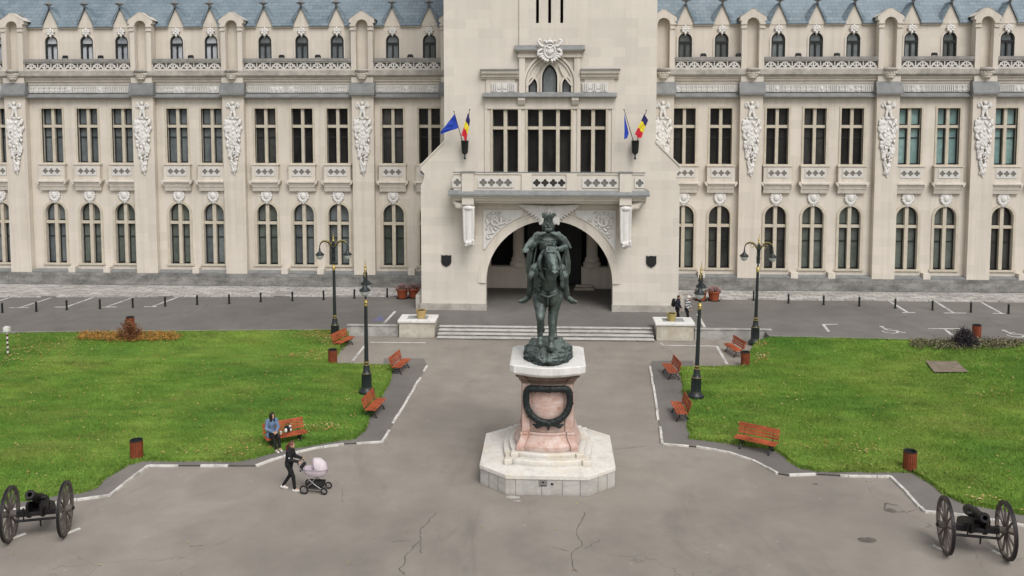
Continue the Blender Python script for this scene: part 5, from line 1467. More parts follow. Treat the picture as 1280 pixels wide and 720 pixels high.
def capplan(hw, hd, ch):
    pts = [(-hw, -hd+ch)]; 
    out = []
    for sx_, sy_ in ((-1, -1), (1, -1), (1, 1), (-1, 1)):
        c1 = (cx+sx_*hw, yc+sy_*(hd-ch)); c2 = (cx+sx_*(hw-ch), yc+sy_*(hd-ch*.45)); e = (c1, (cx+sx_*(hw-.14), yc+sy_*(hd-ch*.62)), c2)
        out += list(e if sx_*sy_ > 0 else reversed(e))
    # bowed front and back
    res = []
    for i, p in enumerate(out):
        res.append(p)
        q = out[(i+1) % len(out)]
        if abs(p[1]-q[1]) < 1e-6 and abs(p[0]-q[0]) > .8:
            for k in range(1, 8):
                u = k/8; sgn = -1 if p[1] < yc else 1
                res.append((p[0]+(q[0]-p[0])*u, p[1]+sgn*ch*.5*4*u*(1-u)))
    return res
m = MB(); m.loft([[(x, y, z) for x, y in capplan(hw, hd, ch)] for z, hw, hd, ch in ((3.732, 1.16, 1.42, .40), (3.80, 1.25, 1.52, .42), (3.86, 1.29, 1.56, .42), (4.10, 1.30, 1.57, .42), (4.12, 1.26, 1.53, .42))]); m.build('cap', MARB_CAP, ped, bevel=.012)
zc0 = 4.12
# bronze wreath hung on the front of the shaft
fy = yc-1.06-.13*.95
def wy(x): return fy+.02+.16*(x/.8)**2*.9 - .05
W = []
def wpt(px_, py_):
    q = WY(px_, py_, pc.y+fy); return (q.x-pc.x, q.z)
path = [(658.5,490),(663,486.5),(673,486),(685,486),(697,486),(706.5,486.5),(711,490),(712.5,499),(711.5,509),(707,518),(698,525),(685,528),(672,525),(663,518),(658.5,509),(657.5,499)]
pts = [Vector((*wpt(a, b),)) for a, b in path]; P3 = []
for i in range(len(pts)):
    for k in range(4):
        t = k/4; p0, p1, p2, p3 = pts[i-1], pts[i], pts[(i+1) % len(pts)], pts[(i+2) % len(pts)]
        q = .5*((2*p1)+(p2-p0)*t+(2*p0-5*p1+4*p2-p3)*t*t+(3*p1-p0-3*p2+p3)*t**3); P3.append(Vector((q[0], wy(q[0]), q[1])))
ps = []; rw = random.Random(6)
for i in range(len(P3)):
    a, b = P3[i], P3[(i+1) % len(P3)]; ps.append(('c', a, .115, b, .115))
    for k in range(3):
        o_ = Vector((rw.uniform(-.1, .1), rw.uniform(-.08, -.02), rw.uniform(-.1, .1))); ps.append(('e', a+o_, (.05, .035, .028), (0, rw.uniform(-1.5, 1.5), rw.uniform(-.6, .6))))
for s_ in (-1, 1):
    x0, z0 = wpt(685.5, 529); X1, z1 = wpt(685.5+s_*14, 533)
    ps += chain([(x0, wy(0)-.06, z0-.03), ((x0+X1)/2, wy(.2)-.04, (z0+z1)/2+.03), (X1, wy(.4)-.02, z1)], [.07, .06, .075]) + chain([(X1, wy(.4), z1), (X1+s_*.14, wy(.5), z1+.06)], [.07, .03])
ps += chain([(x0, wy(0)-.06, z0), (x0, wy(0)-.03, z0-.22)], [.08, .03])
mesh_obj('wreath', blob(ps, .022, 1, 'wreath'), mat('dark_bronze', (.022, .028, .027), .5, .3, var=.4, vs=8), ped)
# small metal fitting on the base front
q = WY(680, 604, pc.y+dy0); x, z = q.x-pc.x, q.z
m = MB(); m.box(x-.17, x+.11, dy0-.02, dy0-.003, z-.10, z+.14); 
o = m.build('metal_plate', mat('plate_grey', (.30, .29, .28), .5, .4), ped, bevel=.005)
m = MB(); m.lathe([(.035, 0), (.035, .02)], n=10); 
m2 = MB(); m2.ball((x-.03, dy0-.025, z+.04), (.04, .015, .04), 8, 5)
for k in range(8): a = k*math.pi/4; m2.ball((x-.03+.085*math.cos(a), dy0-.022, z+.04+.085*math.sin(a)), (.016, .008, .016), 6, 4)
m2.box(x-.14, x+.08, dy0-.026, dy0-.021, z-.085, z-.065); m2.build('plate_holes', IRON, ped)
m = MB(); m.ball((x+.27, dy0-.01, z-.02), (.05, .03, .04), 8, 5); m.build('drain_spout', IRON, ped)
# spilled wash mark on the asphalt
m = MB(); patch(641, 621.5, 11, 2.2, m, 8); patch(646, 626, 6, 1.2, m, 12); structure(m.build('pale_stain', white_paint('lime_stain', (.50, .49, .46), .75, (.25, .22, .18))))

# ================================================================== EQUESTRIAN STATUE
K = 1.7
st = thing('equestrian_statue', 'green bronze statue of a crowned rider on a walking horse, on the marble pedestal', 'statue', (pc.x+cx, pc.y+yc, zc0))
ZF = .50                                             # top of the rock where the hooves stand
def T(p):
    a = abs(p[0]); x = .88*min(a, .40)
    if a > .40: x += (a-.40)*(1.6 if p[2] < 1.2 else .88)
    return Vector((math.copysign(x, p[0])*K, p[1]*K, p[2]*K+ZF))
SXH = [1.0]
def scale_parts(parts):
    o = []
    for p in parts:
        if p[0] == 'c': o.append(('c', T(p[1]), p[2]*K, T(p[3]), p[4]*K))
        else: o.append(('e', T(p[1]), tuple(r*K for r in p[2]), *(p[3:])))
    return o
rr = random.Random(12)
# rocky ground
b = MB(); b.ball((0, 0, .0), (.86, 1.36, .62), 150, 80)
for i, v in enumerate(b.v):
    p = Vector(v); n_ = noise.fractal(p*2.3, .9, 2.0, 5)*.10+abs(noise.fractal(p*5, .8, 2, 4))*.10-.03+noise.cell(p*4.5)*.03
    zz = max(0.0, p.z); zz = min(zz, .50+.25*(zz-.5)) if zz > .5 else zz
    b.v[i] = (p.x*(1+n_), p.y*(1+n_), max(0, zz+(n_*.55 if zz > .02 else 0)))
b.build('rock_base', BRONZE, st, 'all')
H = []
H += chain([(0, -.56, 1.17), (0, -.3, 1.20), (0, .05, 1.19), (0, .4, 1.24), (0, .66, 1.29)], [.235, .25, .26, .26, .23])
H += [('e', (-.10, -.66, 1.12), (.145, .15, .22)), ('e', (.10, -.66, 1.12), (.145, .15, .22)), ('e', (0, -.35, 1.44), (.12, .25, .14)), ('e', (0, .8, 1.28), (.2, .14, .2))]
for s_ in (-1, 1): H += [('e', (s_*.16, .58, 1.2), (.14, .26, .3)), ('e', (s_*.155, -.45, 1.12), (.12, .2, .3))]
# neck and head, turned a little to its left (viewer's right)
H += chain([(0, -.50, 1.36), (0, -.70, 1.58), (.02, -.85, 1.80), (.04, -.93, 1.96)], [.225, .19, .155, .12])
H += chain([(0, -.62, 1.28), (.01, -.82, 1.52), (.03, -.94, 1.76)], [.20, .17, .125])
hd = [(.045, -.96, 2.0), (.07, -1.09, 1.98), (.11, -1.24, 1.86), (.145, -1.36, 1.73), (.155, -1.39, 1.68)]
H += chain(hd, [.115, .122, .098, .080, .072])
H += [('e', (.07, -1.02, 1.86), (.11, .13, .13)), ('e', (.15, -1.41, 1.69), (.078, .06, .06)), ('e', (.15, -1.36, 1.64), (.055, .05, .05))]
for s_ in (-1, 1):
    H += [('e', (.085+s_*.10, -1.13, 1.935), (.034, .04, .034)), ('e', (.085+s_*.085, -1.13, 1.98), (.045, .05, .02)), ('e', (.155+s_*.052, -1.445, 1.705), (.028, .022, .03)), ('e', (.125+s_*.07, -1.22, 1.82), (.035, .07, .10))]
    H += chain([(.045+s_*.075, -.96, 2.08), (.045+s_*.095, -.98, 2.16), (.045+s_*.085, -.99, 2.22)], [.042, .036, .01])
# legs
H += chain([(-.17, -.54, 1.02), (-.17, -.70, .86), (-.165, -.86, .70), (-.17, -.78, .50), (-.175, -.69, .30), (-.175, -.72, .20)], [.16, .125, .088, .06, .06, .052])
H += [('e', (-.165, -.875, .70), (.08, .08, .09)), ('c', (-.175, -.72, .22), .066, (-.175, -.75, .13), .082)]
H += chain([(.16, -.50, 1.0), (.13, -.50, .80), (.10, -.55, .54), (.085, -.56, .30), (.075, -.58, .13), (.07, -.62, .07)], [.16, .12, .085, .062, .064, .066])
H += [('e', (.10, -.56, .54), (.07, .075, .085)), ('c', (.07, -.62, .09), .066, (.07, -.65, .03), .082)]
H += chain([(-.19, .58, 1.1), (-.20, .44, .86), (-.17, .74, .56), (-.16, .80, .30), (-.16, .76, .12), (-.16, .72, .06)], [.2, .135, .082, .06, .06, .068])
H += chain([(.19, .55, 1.1), (.20, .24, .88), (.16, .38, .56), (.15, .30, .28), (.15, .22, .12), (.15, .17, .05)], [.2, .135, .082, .06, .06, .068])
# mane in locks, mostly falling on the left
LOCKS = []
for k in range(110):
    t = rr.random(); base = Vector((.02+.02*t, -.44-.46*t+.05, 1.56+.52*t)); s_ = -1 if rr.random() < .82 else 1
    L = rr.uniform(.2, .42)
    q1 = base+Vector((s_*(.15+.07*(1-t)), rr.uniform(-.06, .0), -L*.35)); q2 = base+Vector((s_*(.22+.09*(1-t)), rr.uniform(-.16, .03), -L)); q3 = q2+Vector((s_*.04*rr.uniform(-1, 1), rr.uniform(-.08, .02), -.09))
    LOCKS.append(([base, q1, q2, q3], [.05, .05, .038, .010]))
for k in range(14): q_ = rr.uniform(-.09, .09); LOCKS.append(([Vector((.05+q_*.6, -.97, 2.12)), Vector((.06+q_, -1.09, 2.09)), Vector((.085+q_, -1.17, 2.0)), Vector((.09+q_, -1.2, 1.93))], [.035, .034, .026, .008]))
for k in range(34):
    t = rr.random(); b0 = Vector((-.10-.05*rr.random(), -.62-.34*t, 1.50+.48*t)); L = rr.uniform(.22, .40); w_ = rr.uniform(-.06, .06)
    LOCKS.append(([b0, b0+Vector((-.05, -.05, -L*.35)), b0+Vector((-.07+w_, -.09, -L*.75)), b0+Vector((-.02+w_*1.5, -.10, -L*1.05))], [.05, .052, .04, .010]))
# tail
for k in range(9):
    a = rr.uniform(-.07, .07); H += chain([(a*.3, .86, 1.36), (a, 1.0, 1.22), (a*1.6, 1.05, .85), (a*2, 1.02, .5)], [.06, .06, .055, .02])
hm = sculpt(blob(scale_parts(H), .020, 2, 'horse'), .022, 3.2)
m = MB()
for P_, r_ in LOCKS:
    q = []
    for a, b, c, d in [(P_[max(i-1, 0)], P_[i], P_[i+1], P_[min(i+2, 3)]) for i in range(3)]:
        for t in (0, .33, .66): q.append(.5*((2*b)+(c-a)*t+(2*a-5*b+4*c-d)*t*t+(3*b-a-3*c+d)*t**3))
    q.append(P_[3]); rad = [float(np.interp(k, [0, 3, 6, 9], r_))*K for k in range(10)]
    m.tube([T(v) for v in q], rad, 6)
m.build('mane', BRONZE, st, 'all')
mesh_obj('horse', hm, BRONZE, st)
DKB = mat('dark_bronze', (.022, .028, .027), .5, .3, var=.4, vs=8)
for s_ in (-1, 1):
    m = MB(); m.ball(T((.088+s_*.112, -1.175, 1.94)), (.05, .06, .055), 10, 6); m.build('horse_eye_shade', DKB, st, True)  # eyeball darkened to stand for the shade of the eye hollow
    m = MB(); m.ball(T((.155+s_*.05, -1.468, 1.70)), (.03, .03, .045), 8, 5); m.build('nostril_shade', DKB, st, True)  # dark ball standing for the shade inside the nostril
# harness
S_ = chain([(-.27, -.60, 1.20), (-.15, -.82, 1.15), (0, -.86, 1.11), (.15, -.82, 1.15), (.27, -.60, 1.20)], [.022]*5)+chain([(0, -.86, 1.11), (0, -.80, .92)], [.022, .02])
S_ += chain([(-.06, -1.06, 2.02), (.0, -1.18, 2.06), (.12, -1.20, 2.06), (.19, -1.08, 2.02)], [.02]*4)
for s_ in (-1, 1): S_ += chain([(.06+s_*.115, -1.03, 2.03), (.09+s_*.115, -1.16, 1.88), (.14+s_*.085, -1.34, 1.75)], [.018]*3)
S_ += chain([(.02, -1.2, 1.78), (.08, -1.33, 1.83), (.16, -1.35, 1.83), (.225, -1.24, 1.78)], [.016]*4) + chain([(.23, -1.3, 1.74), (.28, -1.0, 1.72), (.27, -.62, 1.86), (.23, -.36, 1.96)], [.014]*4) + chain([(.06, -1.3, 1.72), (-.18, -.95, 1.72), (-.1, -.6, 1.92), (.2, -.36, 1.95)], [.014]*4)
mesh_obj('harness', blob(scale_parts(S_), .018, 1, 'harness'), BRONZE, st)
# saddle cloth
S_ = [('e', (0, .06, 1.46), (.32, .34, .10))]
for s_ in (-1, 1): S_ += chain([(s_*.20, .06, 1.46), (s_*.33, .06, 1.26), (s_*.335, .08, 1.05)], [.09, .06, .03]) + chain([(s_*.20, .28, 1.46), (s_*.33, .28, 1.26), (s_*.335, .3, 1.05)], [.09, .06, .03])
mesh_obj('saddle', blob(scale_parts(S_), .028, 2, 'saddle'), BRONZE, st)
# rider
B_ = [('e', (0, .05, 1.62), (.20, .17, .16)), ('e', (0, .02, 1.82), (.18, .14, .2)), ('e', (0, .0, 2.02), (.205, .15, .2)), ('e', (0, -.04, 2.08), (.2, .12, .13))]
B_ += chain([(-.2, .0, 2.19), (0, .0, 2.25), (.2, .0, 2.19)], [.10, .09, .10]) + chain([(0, .0, 2.24), (0, -.02, 2.38)], [.075, .065])
B_ += [('e', (0, -.03, 2.475), (.082, .10, .112)), ('e', (0, -.135, 2.455), (.02, .03, .035)), ('e', (0, -.115, 2.435), (.03, .025, .02)), ('e', (-.035, -.11, 2.495), (.03, .02, .012)), ('e', (.035, -.11, 2.495), (.03, .02, .012)), ('e', (-.06, -.09, 2.45), (.03, .03, .035)), ('e', (.06, -.09, 2.45), (.03, .03, .035))]
for k in range(12): a = rr.uniform(-.07, .07); B_ += chain([(a, -.085, 2.40), (a*1.0, -.115, 2.355), (a*.6, -.115, 2.32)], [.035, .03, .012])       # beard
for s_ in (-1, 1): B_ += chain([(0, -.135, 2.425), (s_*.05, -.125, 2.41), (s_*.08, -.10, 2.385)], [.016, .018, .01])                     # moustache
for k in range(26):
    a = rr.uniform(.35, math.pi*2-.35)-math.pi/2; c, s = math.cos(a), math.sin(a); B_ += chain([(c*.08, s*.085-.02, 2.52), (c*.11, s*.115, 2.42), (c*.13, s*.12+.02, rr.uniform(2.29, 2.35))], [.03, .034, .015])   # long hair
# arms: right reaches forward-down with open hand, left bent to the reins
B_ += chain([(-.225, .0, 2.2), (-.385, -.06, 2.07), (-.50, -.26, 2.02)], [.10, .092, .058]) + chain([(-.25, .0, 2.19), (-.36, -.05, 2.05), (-.40, -.1, 1.96)], [.1, .1, .05])
B_ += [('c', (-.50, -.28, 2.02), .05, (-.515, -.37, 1.995), .042)]
for k, (dx, L) in enumerate(((-.05, .085), (-.018, .10), (.014, .095), (.044, .075))): B_ += chain([(-.515+dx*.7, -.39, 1.995), (-.52+dx, -.39-L*.55, 1.975), (-.52+dx*1.1, -.39-L*.9, 1.935)], [.019, .017, .013])
B_ += chain([(-.475, -.33, 2.0), (-.445, -.38, 1.985), (-.45, -.42, 1.965)], [.022, .018, .014])
B_ += chain([(.225, .0, 2.2), (.40, .0, 1.98), (.24, -.28, 1.97)], [.095, .078, .052]) + [('c', (.24, -.28, 1.97), .048, (.205, -.345, 1.97), .045)]
for k in range(4): zz = 2.01-.027*k; B_ += chain([(.215, -.37, zz), (.185, -.40, zz-.005), (.175, -.36, zz-.01)], [.018, .017, .014])
B_ += chain([(.215, -.33, 2.01), (.19, -.36, 2.035), (.175, -.385, 2.025)], [.02, .017, .014])
# legs and boots
for s_ in (-1, 1):
    B_ += chain([(s_*.13, .05, 1.60), (s_*.30, -.15, 1.50), (s_*.375, -.28, 1.40)], [.13, .115, .09])
    B_ += chain([(s_*.375, -.28, 1.40), (s_*.39, -.20, 1.18), (s_*.43, -.12, .97)], [.082, .078, .055]) + chain([(s_*.43, -.10, .95), (s_*.49, -.24, .90), (s_*.535, -.33, .905)], [.06, .055, .035])
    B_ += [('e', (s_*.375, -.30, 1.41), (.085, .08, .085)), ('e', (s_*.38, -.24, 1.30), (.09, .09, .025))]
    B_ += [('e', (s_*.28, -.10, 1.53), (.15, .2, .13), (0, s_*.5, 0))]
    B_ += [('e', (s_*.22, .0, 2.19), (.12, .12, .09))]
mesh_obj('rider', sculpt(blob(scale_parts(B_), .015, 1, 'rider'), .014, 5.0), BRONZE, st)
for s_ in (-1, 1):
    m = MB(); m.ball(T((s_*.036, -.128, 2.482)), (.034, .02, .018), 8, 5); m.build('rider_eye_shade', DKB, st, True)  # rider's eye, dark colour paints the shadow of the socket
# cuirass bands on the chest and the tunic skirt
C_ = []
for k in range(6):
    z = 1.74+.065*k; C_ += chain([(-.165, -.02, z), (-.10, -.125, z), (0, -.15, z), (.10, -.125, z), (.165, -.02, z)], [.021]*5)
C_ += chain([(-.2, -.04, 2.17), (-.1, -.12, 2.145), (0, -.13, 2.135), (.1, -.12, 2.145), (.2, -.04, 2.17)], [.024]*5)
for s_ in (-1, 1):
    for k in range(6): a = k/5; C_ += chain([(s_*(.08+.1*a), -.10+.2*a, 1.70), (s_*(.16+.12*a), -.15+.22*a, 1.60), (s_*(.26+.07*a), -.22+.3*a, 1.49-.04*a)], [.045, .05, .03])
mesh_obj('cuirass', blob(scale_parts(C_), .018, 1, 'cuirass'), BRONZE, st)
# crown
m = MB(); pr = []
zc_ = 2.545
def ring(r, z): return [tuple(T((r*math.cos(a), -.02+r*1.12*math.sin(a), z))) for a in [2*math.pi*k/30 for k in range(30)]]
m.loft([ring(.098, zc_-.03), ring(.112, zc_), ring(.108, zc_+.035), ring(.118, zc_+.075), ring(.08, zc_+.075), ring(.08, zc_-.02)])
for k in range(9):
    a = 2*math.pi*k/9-math.pi/2; c, s = math.cos(a), math.sin(a); m.tube([T((.108*c, -.02+.12*s, zc_+.06)), T((.126*c, -.02+.138*s, zc_+.095)), T((.132*c, -.02+.145*s, zc_+.13))], [.034*K, .026*K, .006], 6); m.ball(T((.134*c, -.02+.147*s, zc_+.13)), .018*K, 6, 4)
m.build('crown', BRONZE, st, True)
# cloak: a draped sheet from the shoulders over the horse's back and both sides
def cloak():
    nu, nv = 61, 25; rows = []
    for j in range(nv):
        v = j/(nv-1); row = []
        for i in range(nu):
            u = -1+2*i/(nu-1); a = u*R(112)         # 0 = straight behind
            sx = .20+.25*v**.75; sy = .10+.44*v**1.1
            if u < 0: sx = .20+.24*v**.75
            z = 2.27-.03*abs(u)-v*(1.02+.0*abs(u))
            f = math.sin(u*17+v*2.0)*.028*(.25+v)+math.sin(u*31+1.3)*.012*v
            x = math.sin(a)*(sx+f); y = .05+math.cos(a)*(sy+f)
            if u > .35: k = math.exp(-((v-.28)/.16)**2)*min(1, (u-.35)/.3); x += .13*k; y -= .10*k      # thrown over the left arm
            row.append(T((x, y, z)))
        rows.append(row)
    b = MB(); V = [p for r in rows for p in r]; b.add(V, [(j*nu+i, j*nu+i+1, (j+1)*nu+i+1, (j+1)*nu+i) for j in range(nv-1) for i in range(nu-1)])
    o = b.build('cloak', BRONZE, st, 'all'); s = o.modifiers.new('thick', 'SOLIDIFY'); s.thickness = .05; s.offset = 0; return o
cloak()
# sleeve flying off the left arm and fur collar
S_ = chain([(.22, .02, 2.2), (.36, .04, 2.12), (.47, .02, 2.02), (.53, -.02, 1.97)], [.10, .085, .055, .02])
for k in range(16): a = k/15*math.pi*1.3-.15*math.pi; S_.append(('e', (.24*math.cos(a), .02+.13*math.sin(a), 2.24+.02*math.sin(k)), (.06, .055, .045)))
for s_ in (-1, 1):                                      # folds of the mantle over the shoulders and down the sides
    for k in range(7):
        u = k/6; S_ += chain([(s_*(.07+.07*u), -.10+.16*u, 2.29-.01*k), (s_*(.20+.06*u), -.12+.20*u, 2.25), (s_*(.33+.04*u), -.09+.22*u, 2.12-.02*k), (s_*(.37+.05*u), -.05+.22*u, 1.97-.03*k)], [.036, .04, .038, .018])
    for k in range(6):
        u = k/5; S_ += chain([(s_*(.30+.05*u), .02+.14*u, 2.12), (s_*(.38+.06*u), .03+.17*u, 1.88), (s_*(.42+.07*u), .02+.2*u, 1.62), (s_*(.44+.06*u), .0+.22*u, 1.36+.05*u)], [.035, .042, .045, .025])
mesh_obj('mantle_folds', blob(scale_parts(S_), .018, 1, 'collar'), BRONZE, st)

# ================================================================== CANNONS
WOOD = mat('old_wheel_wood', (.115, .098, .085), .8, var=.35, vs=5, bump=.3, bs=25); GUN = mat('gun_iron', (.022, .019, .021), .5, .35, var=.35, vs=5, bump=.2, bs=30)
def cannon(pL, pR, el, lab):
    """pL, pR: ground points under the two wheels; aim: heading of the muzzle relative to the axle normal"""
    c = (pL+pR)/2; d = pR-pL; tr = d.length; rz = math.atan2(d.y, d.x)
    t = thing('cannon', lab, 'cannon', (c.x, c.y, 0), rz); r = .80
    for s_ in (-1, 1):
        x = s_*tr/2; m = MB(); n = 44; cam_ = -s_*.05
        prof = [(r-.085, -.045), (r, -.05), (r, .05), (r-.085, .045)]
        vs = []; fs = []
        for k in range(n):
            a = 2*math.pi*k/n
            for rad, xx in prof: vs.append((x+xx, rad*math.cos(a), r+rad*math.sin(a)))
        for k in range(n):
            for j in range(4): fs.append((k*4+j, k*4+(j+1) % 4, ((k+1) % n)*4+(j+1) % 4, ((k+1) % n)*4+j))
        m.add(vs, fs); wo = m.build('wheel', WOOD, t)
        m = MB(); vs = []; fs = []
        for k in range(n):
            a = 2*math.pi*k/n
            for rad, xx in ((r+.001, -.04), (r+.012, -.04), (r+.012, .04), (r+.001, .04)): vs.append((x+xx, rad*math.cos(a), r+rad*math.sin(a)))
        for k in range(n):
            for j in range(4): fs.append((k*4+j, k*4+(j+1) % 4, ((k+1) % n)*4+(j+1) % 4, ((k+1) % n)*4+j))
        m.add(vs, fs); m.build('iron_tyre', GUN, wo)
        m = MB()
        for k in range(12):
            a = 2*math.pi*(k+.5)/12; m.tube([(x+s_*.0, .09*math.cos(a), r+.09*math.sin(a)), (x, (r-.06)*math.cos(a), r+(r-.06)*math.sin(a))], [.036, .027], 6)
        m.build('spokes', WOOD, wo)
        m = MB(); m.tube([(x-.2, 0, r), (x-.15, 0, r), (x-.05, 0, r), (x+.05, 0, r), (x+.15, 0, r), (x+.2, 0, r)], [.075, .09, .125, .125, .09, .075], 14); m.build('hub', WOOD, wo, True)
    m = MB(); m.tube([(-tr/2-.26, 0, r), (tr/2+.26, 0, r)], .05, 10); m.box(-tr/2+.2, tr/2-.2, -.08, .08, r-.1, r+.07); m.tube([(-tr/2+.2, -.12, r-.2), (tr/2-.2, -.12, r-.2)], .04, 8)
    m.build('axle', GUN, t)
    ca, sa = 1.0, 0.0
    def rot(p): return Vector((p[0]*ca-p[1]*sa, p[0]*sa+p[1]*ca, p[2]))
    # forward = -y local
    m = MB(); prof = [(.32, r-.02), (.36, r+.34), (.18, r+.40), (-.05, r+.30), (-.30, r+.20), (-.62, r+.05), (-.95, r-.12), (-1.05, r-.3), (-.95, r-.42), (-.7, r-.34), (-.1, r-.16), (.15, r-.12)]
    for s_ in (-1, 1):
        q = MB(); q.prism([(-y, z) for y, z in prof], s_*.15, s_*.22, 'x'); m.add([rot(v) for v in q.v], q.f)
    for y, z in ((.25, r+.05), (-.6, r-.1), (-.9, r-.25)):
        q = MB(); q.box(-.149, .149, -y-.06, -y+.06, z-.06, z+.06); m.add([rot(v) for v in q.v], q.f)
    m.build('carriage', GUN, t, bevel=.01)
    zb = r+.42
    ax = [(-.86, .03), (-.83, .05), (-.78, .03), (-.74, .09), (-.72, .165), (-.68, .17), (-.30, .15), (-.28, .165), (-.24, .165), (-.22, .14), (.45, .115), (.60, .11), (.64, .135), (.72, .14), (.75, .12), (.75, .065), (.45, .06)]
    m = MB(); vs = []; fs = []; n = 20
    for u, rad in ax:
        for k in range(n):
            a = 2*math.pi*k/n; p = (rad*math.cos(a), -u*math.cos(el)+rad*math.sin(a)*math.sin(el), zb+u*math.sin(el)+rad*math.sin(a)*math.cos(el)); vs.append(rot(p))
    for i in range(len(ax)-1):
        for k in range(n): fs.append((i*n+k, i*n+(k+1) % n, (i+1)*n+(k+1) % n, (i+1)*n+k))
    fs += [tuple(range(n)), tuple(range((len(ax)-1)*n, len(ax)*n))]
    m.add(vs, fs); m.tube([rot((-.26, -.02, zb)), rot((.26, -.02, zb))], .055, 10)
    m.build('barrel', GUN, t, True)
    for pts_, rd in (([(-.30, -.28, r-.1), (-.30, -.28, r+.25)], .022), ([(.34, -.05, r-.05), (.34, -.05, r+.28)], .022), ([(.0, .62, r-.1), (0, .62, r+.22)], .03), ([(.1, -.1, r-.2), (.1, -.1, r-.42)], .025)):
        m = MB(); m.tube(pts_, rd, 8); m.build('elevating_rod', GUN, t)
    return t
cannon(G(13.5, 675, 0), G(82.5, 668, 0), R(30), 'black antique cannon on spoked wheels at the left corner of the plaza')
cannon(G(1181, 690, 0), G(1256.5, 697, 0), R(16), 'black antique cannon on spoked wheels at the right corner of the plaza')
for i, (px_, py_, a) in enumerate(((14, 674, .55), (83, 667.5, .55), (1182, 689.5, -.55), (1258, 696.5, -.5))):     # pale kerb stones let into the asphalt under the wheels
    c = G(px_, py_, 0); m = MB(); d = Vector((math.sin(a), math.cos(a), 0)); m.beam(c-d*.12+Vector((0, 0, .0)), c+d*.42+Vector((0, 0, .0)), .10, .05); o = m.build('kerb_stone', KERBW, None, bevel=.01); structure(o)
# ================================================================== PEOPLE
SKIN = mat('skin', (.46, .28, .20), .6, var=.08, bump=0); EYE_D = mat('eye_dark', (.02, .015, .012), .3, bump=0); WHITE = mat('white_trainers', (.68, .67, .65), .6, var=.1)
def capsule_hand(wr, fdir, side_dir, up_, curl, s=1.0):
    """palm, four unequal bent fingers and a thumb leaving the side of the palm"""
    f = Vector(fdir).normalized(); sd2 = Vector(side_dir).normalized(); u = Vector(up_).normalized(); w0 = Vector(wr); P = []
    pc_ = w0+f*.045*s
    P += [('c', w0, .024*s, pc_, .03*s), ('c', pc_-sd2*.022*s, .02*s, pc_+sd2*.022*s, .02*s)]
    for o_, L in ((-.03, .060), (-.010, .074), (.011, .070), (.031, .054)):
        b = pc_+f*.035*s+sd2*o_*s; k1 = b+(f*math.cos(curl)-u*math.sin(curl))*L*.55*s; k2 = k1+(f*math.cos(2*curl)-u*math.sin(2*curl))*L*.45*s
        P += chain([b, k1, k2], [.0100*s, .0092*s, .0078*s])
    tb = w0+f*.02*s-sd2*.03*s; P += chain([tb, tb+(f*.6-sd2*.7-u*.3).normalized()*.035*s, tb+(f*.95-sd2*.45-u*.5).normalized()*.062*s], [.012*s, .0105*s, .009*s])
    return P
def head_parts(c, f, up_=(0, 0, 1)):
    c = Vector(c); f = Vector(f).normalized(); u = Vector(up_).normalized(); r = f.cross(u).normalized(); P = []
    yaw = math.atan2(f.y, f.x)+math.pi/2
    P += [('e', c, (.074, .092, .108), (0, 0, yaw)), ('e', c+f*.035-u*.06, (.052, .055, .055), (0, 0, yaw)), ('c', c+f*.085+u*.005, .009, c+f*.106-u*.022, .014), ('e', c+f*.086-u*.052, (.026, .014, .008), (0, 0, yaw)), ('e', c+f*.088-u*.063, (.022, .013, .008), (0, 0, yaw)), ('e', c+f*.075-u*.092, (.025, .02, .018), (0, 0, yaw))]
    for s_ in (-1, 1): P += [('e', c+r*s_*.076-f*.005-u*.012, (.012, .02, .032), (0, 0, yaw)), ('e', c+f*.08+r*s_*.033+u*.026, (.022, .012, .008), (0, 0, yaw)), ('e', c+f*.07+r*s_*.042-u*.025, (.024, .02, .022), (0, 0, yaw))]
    return P
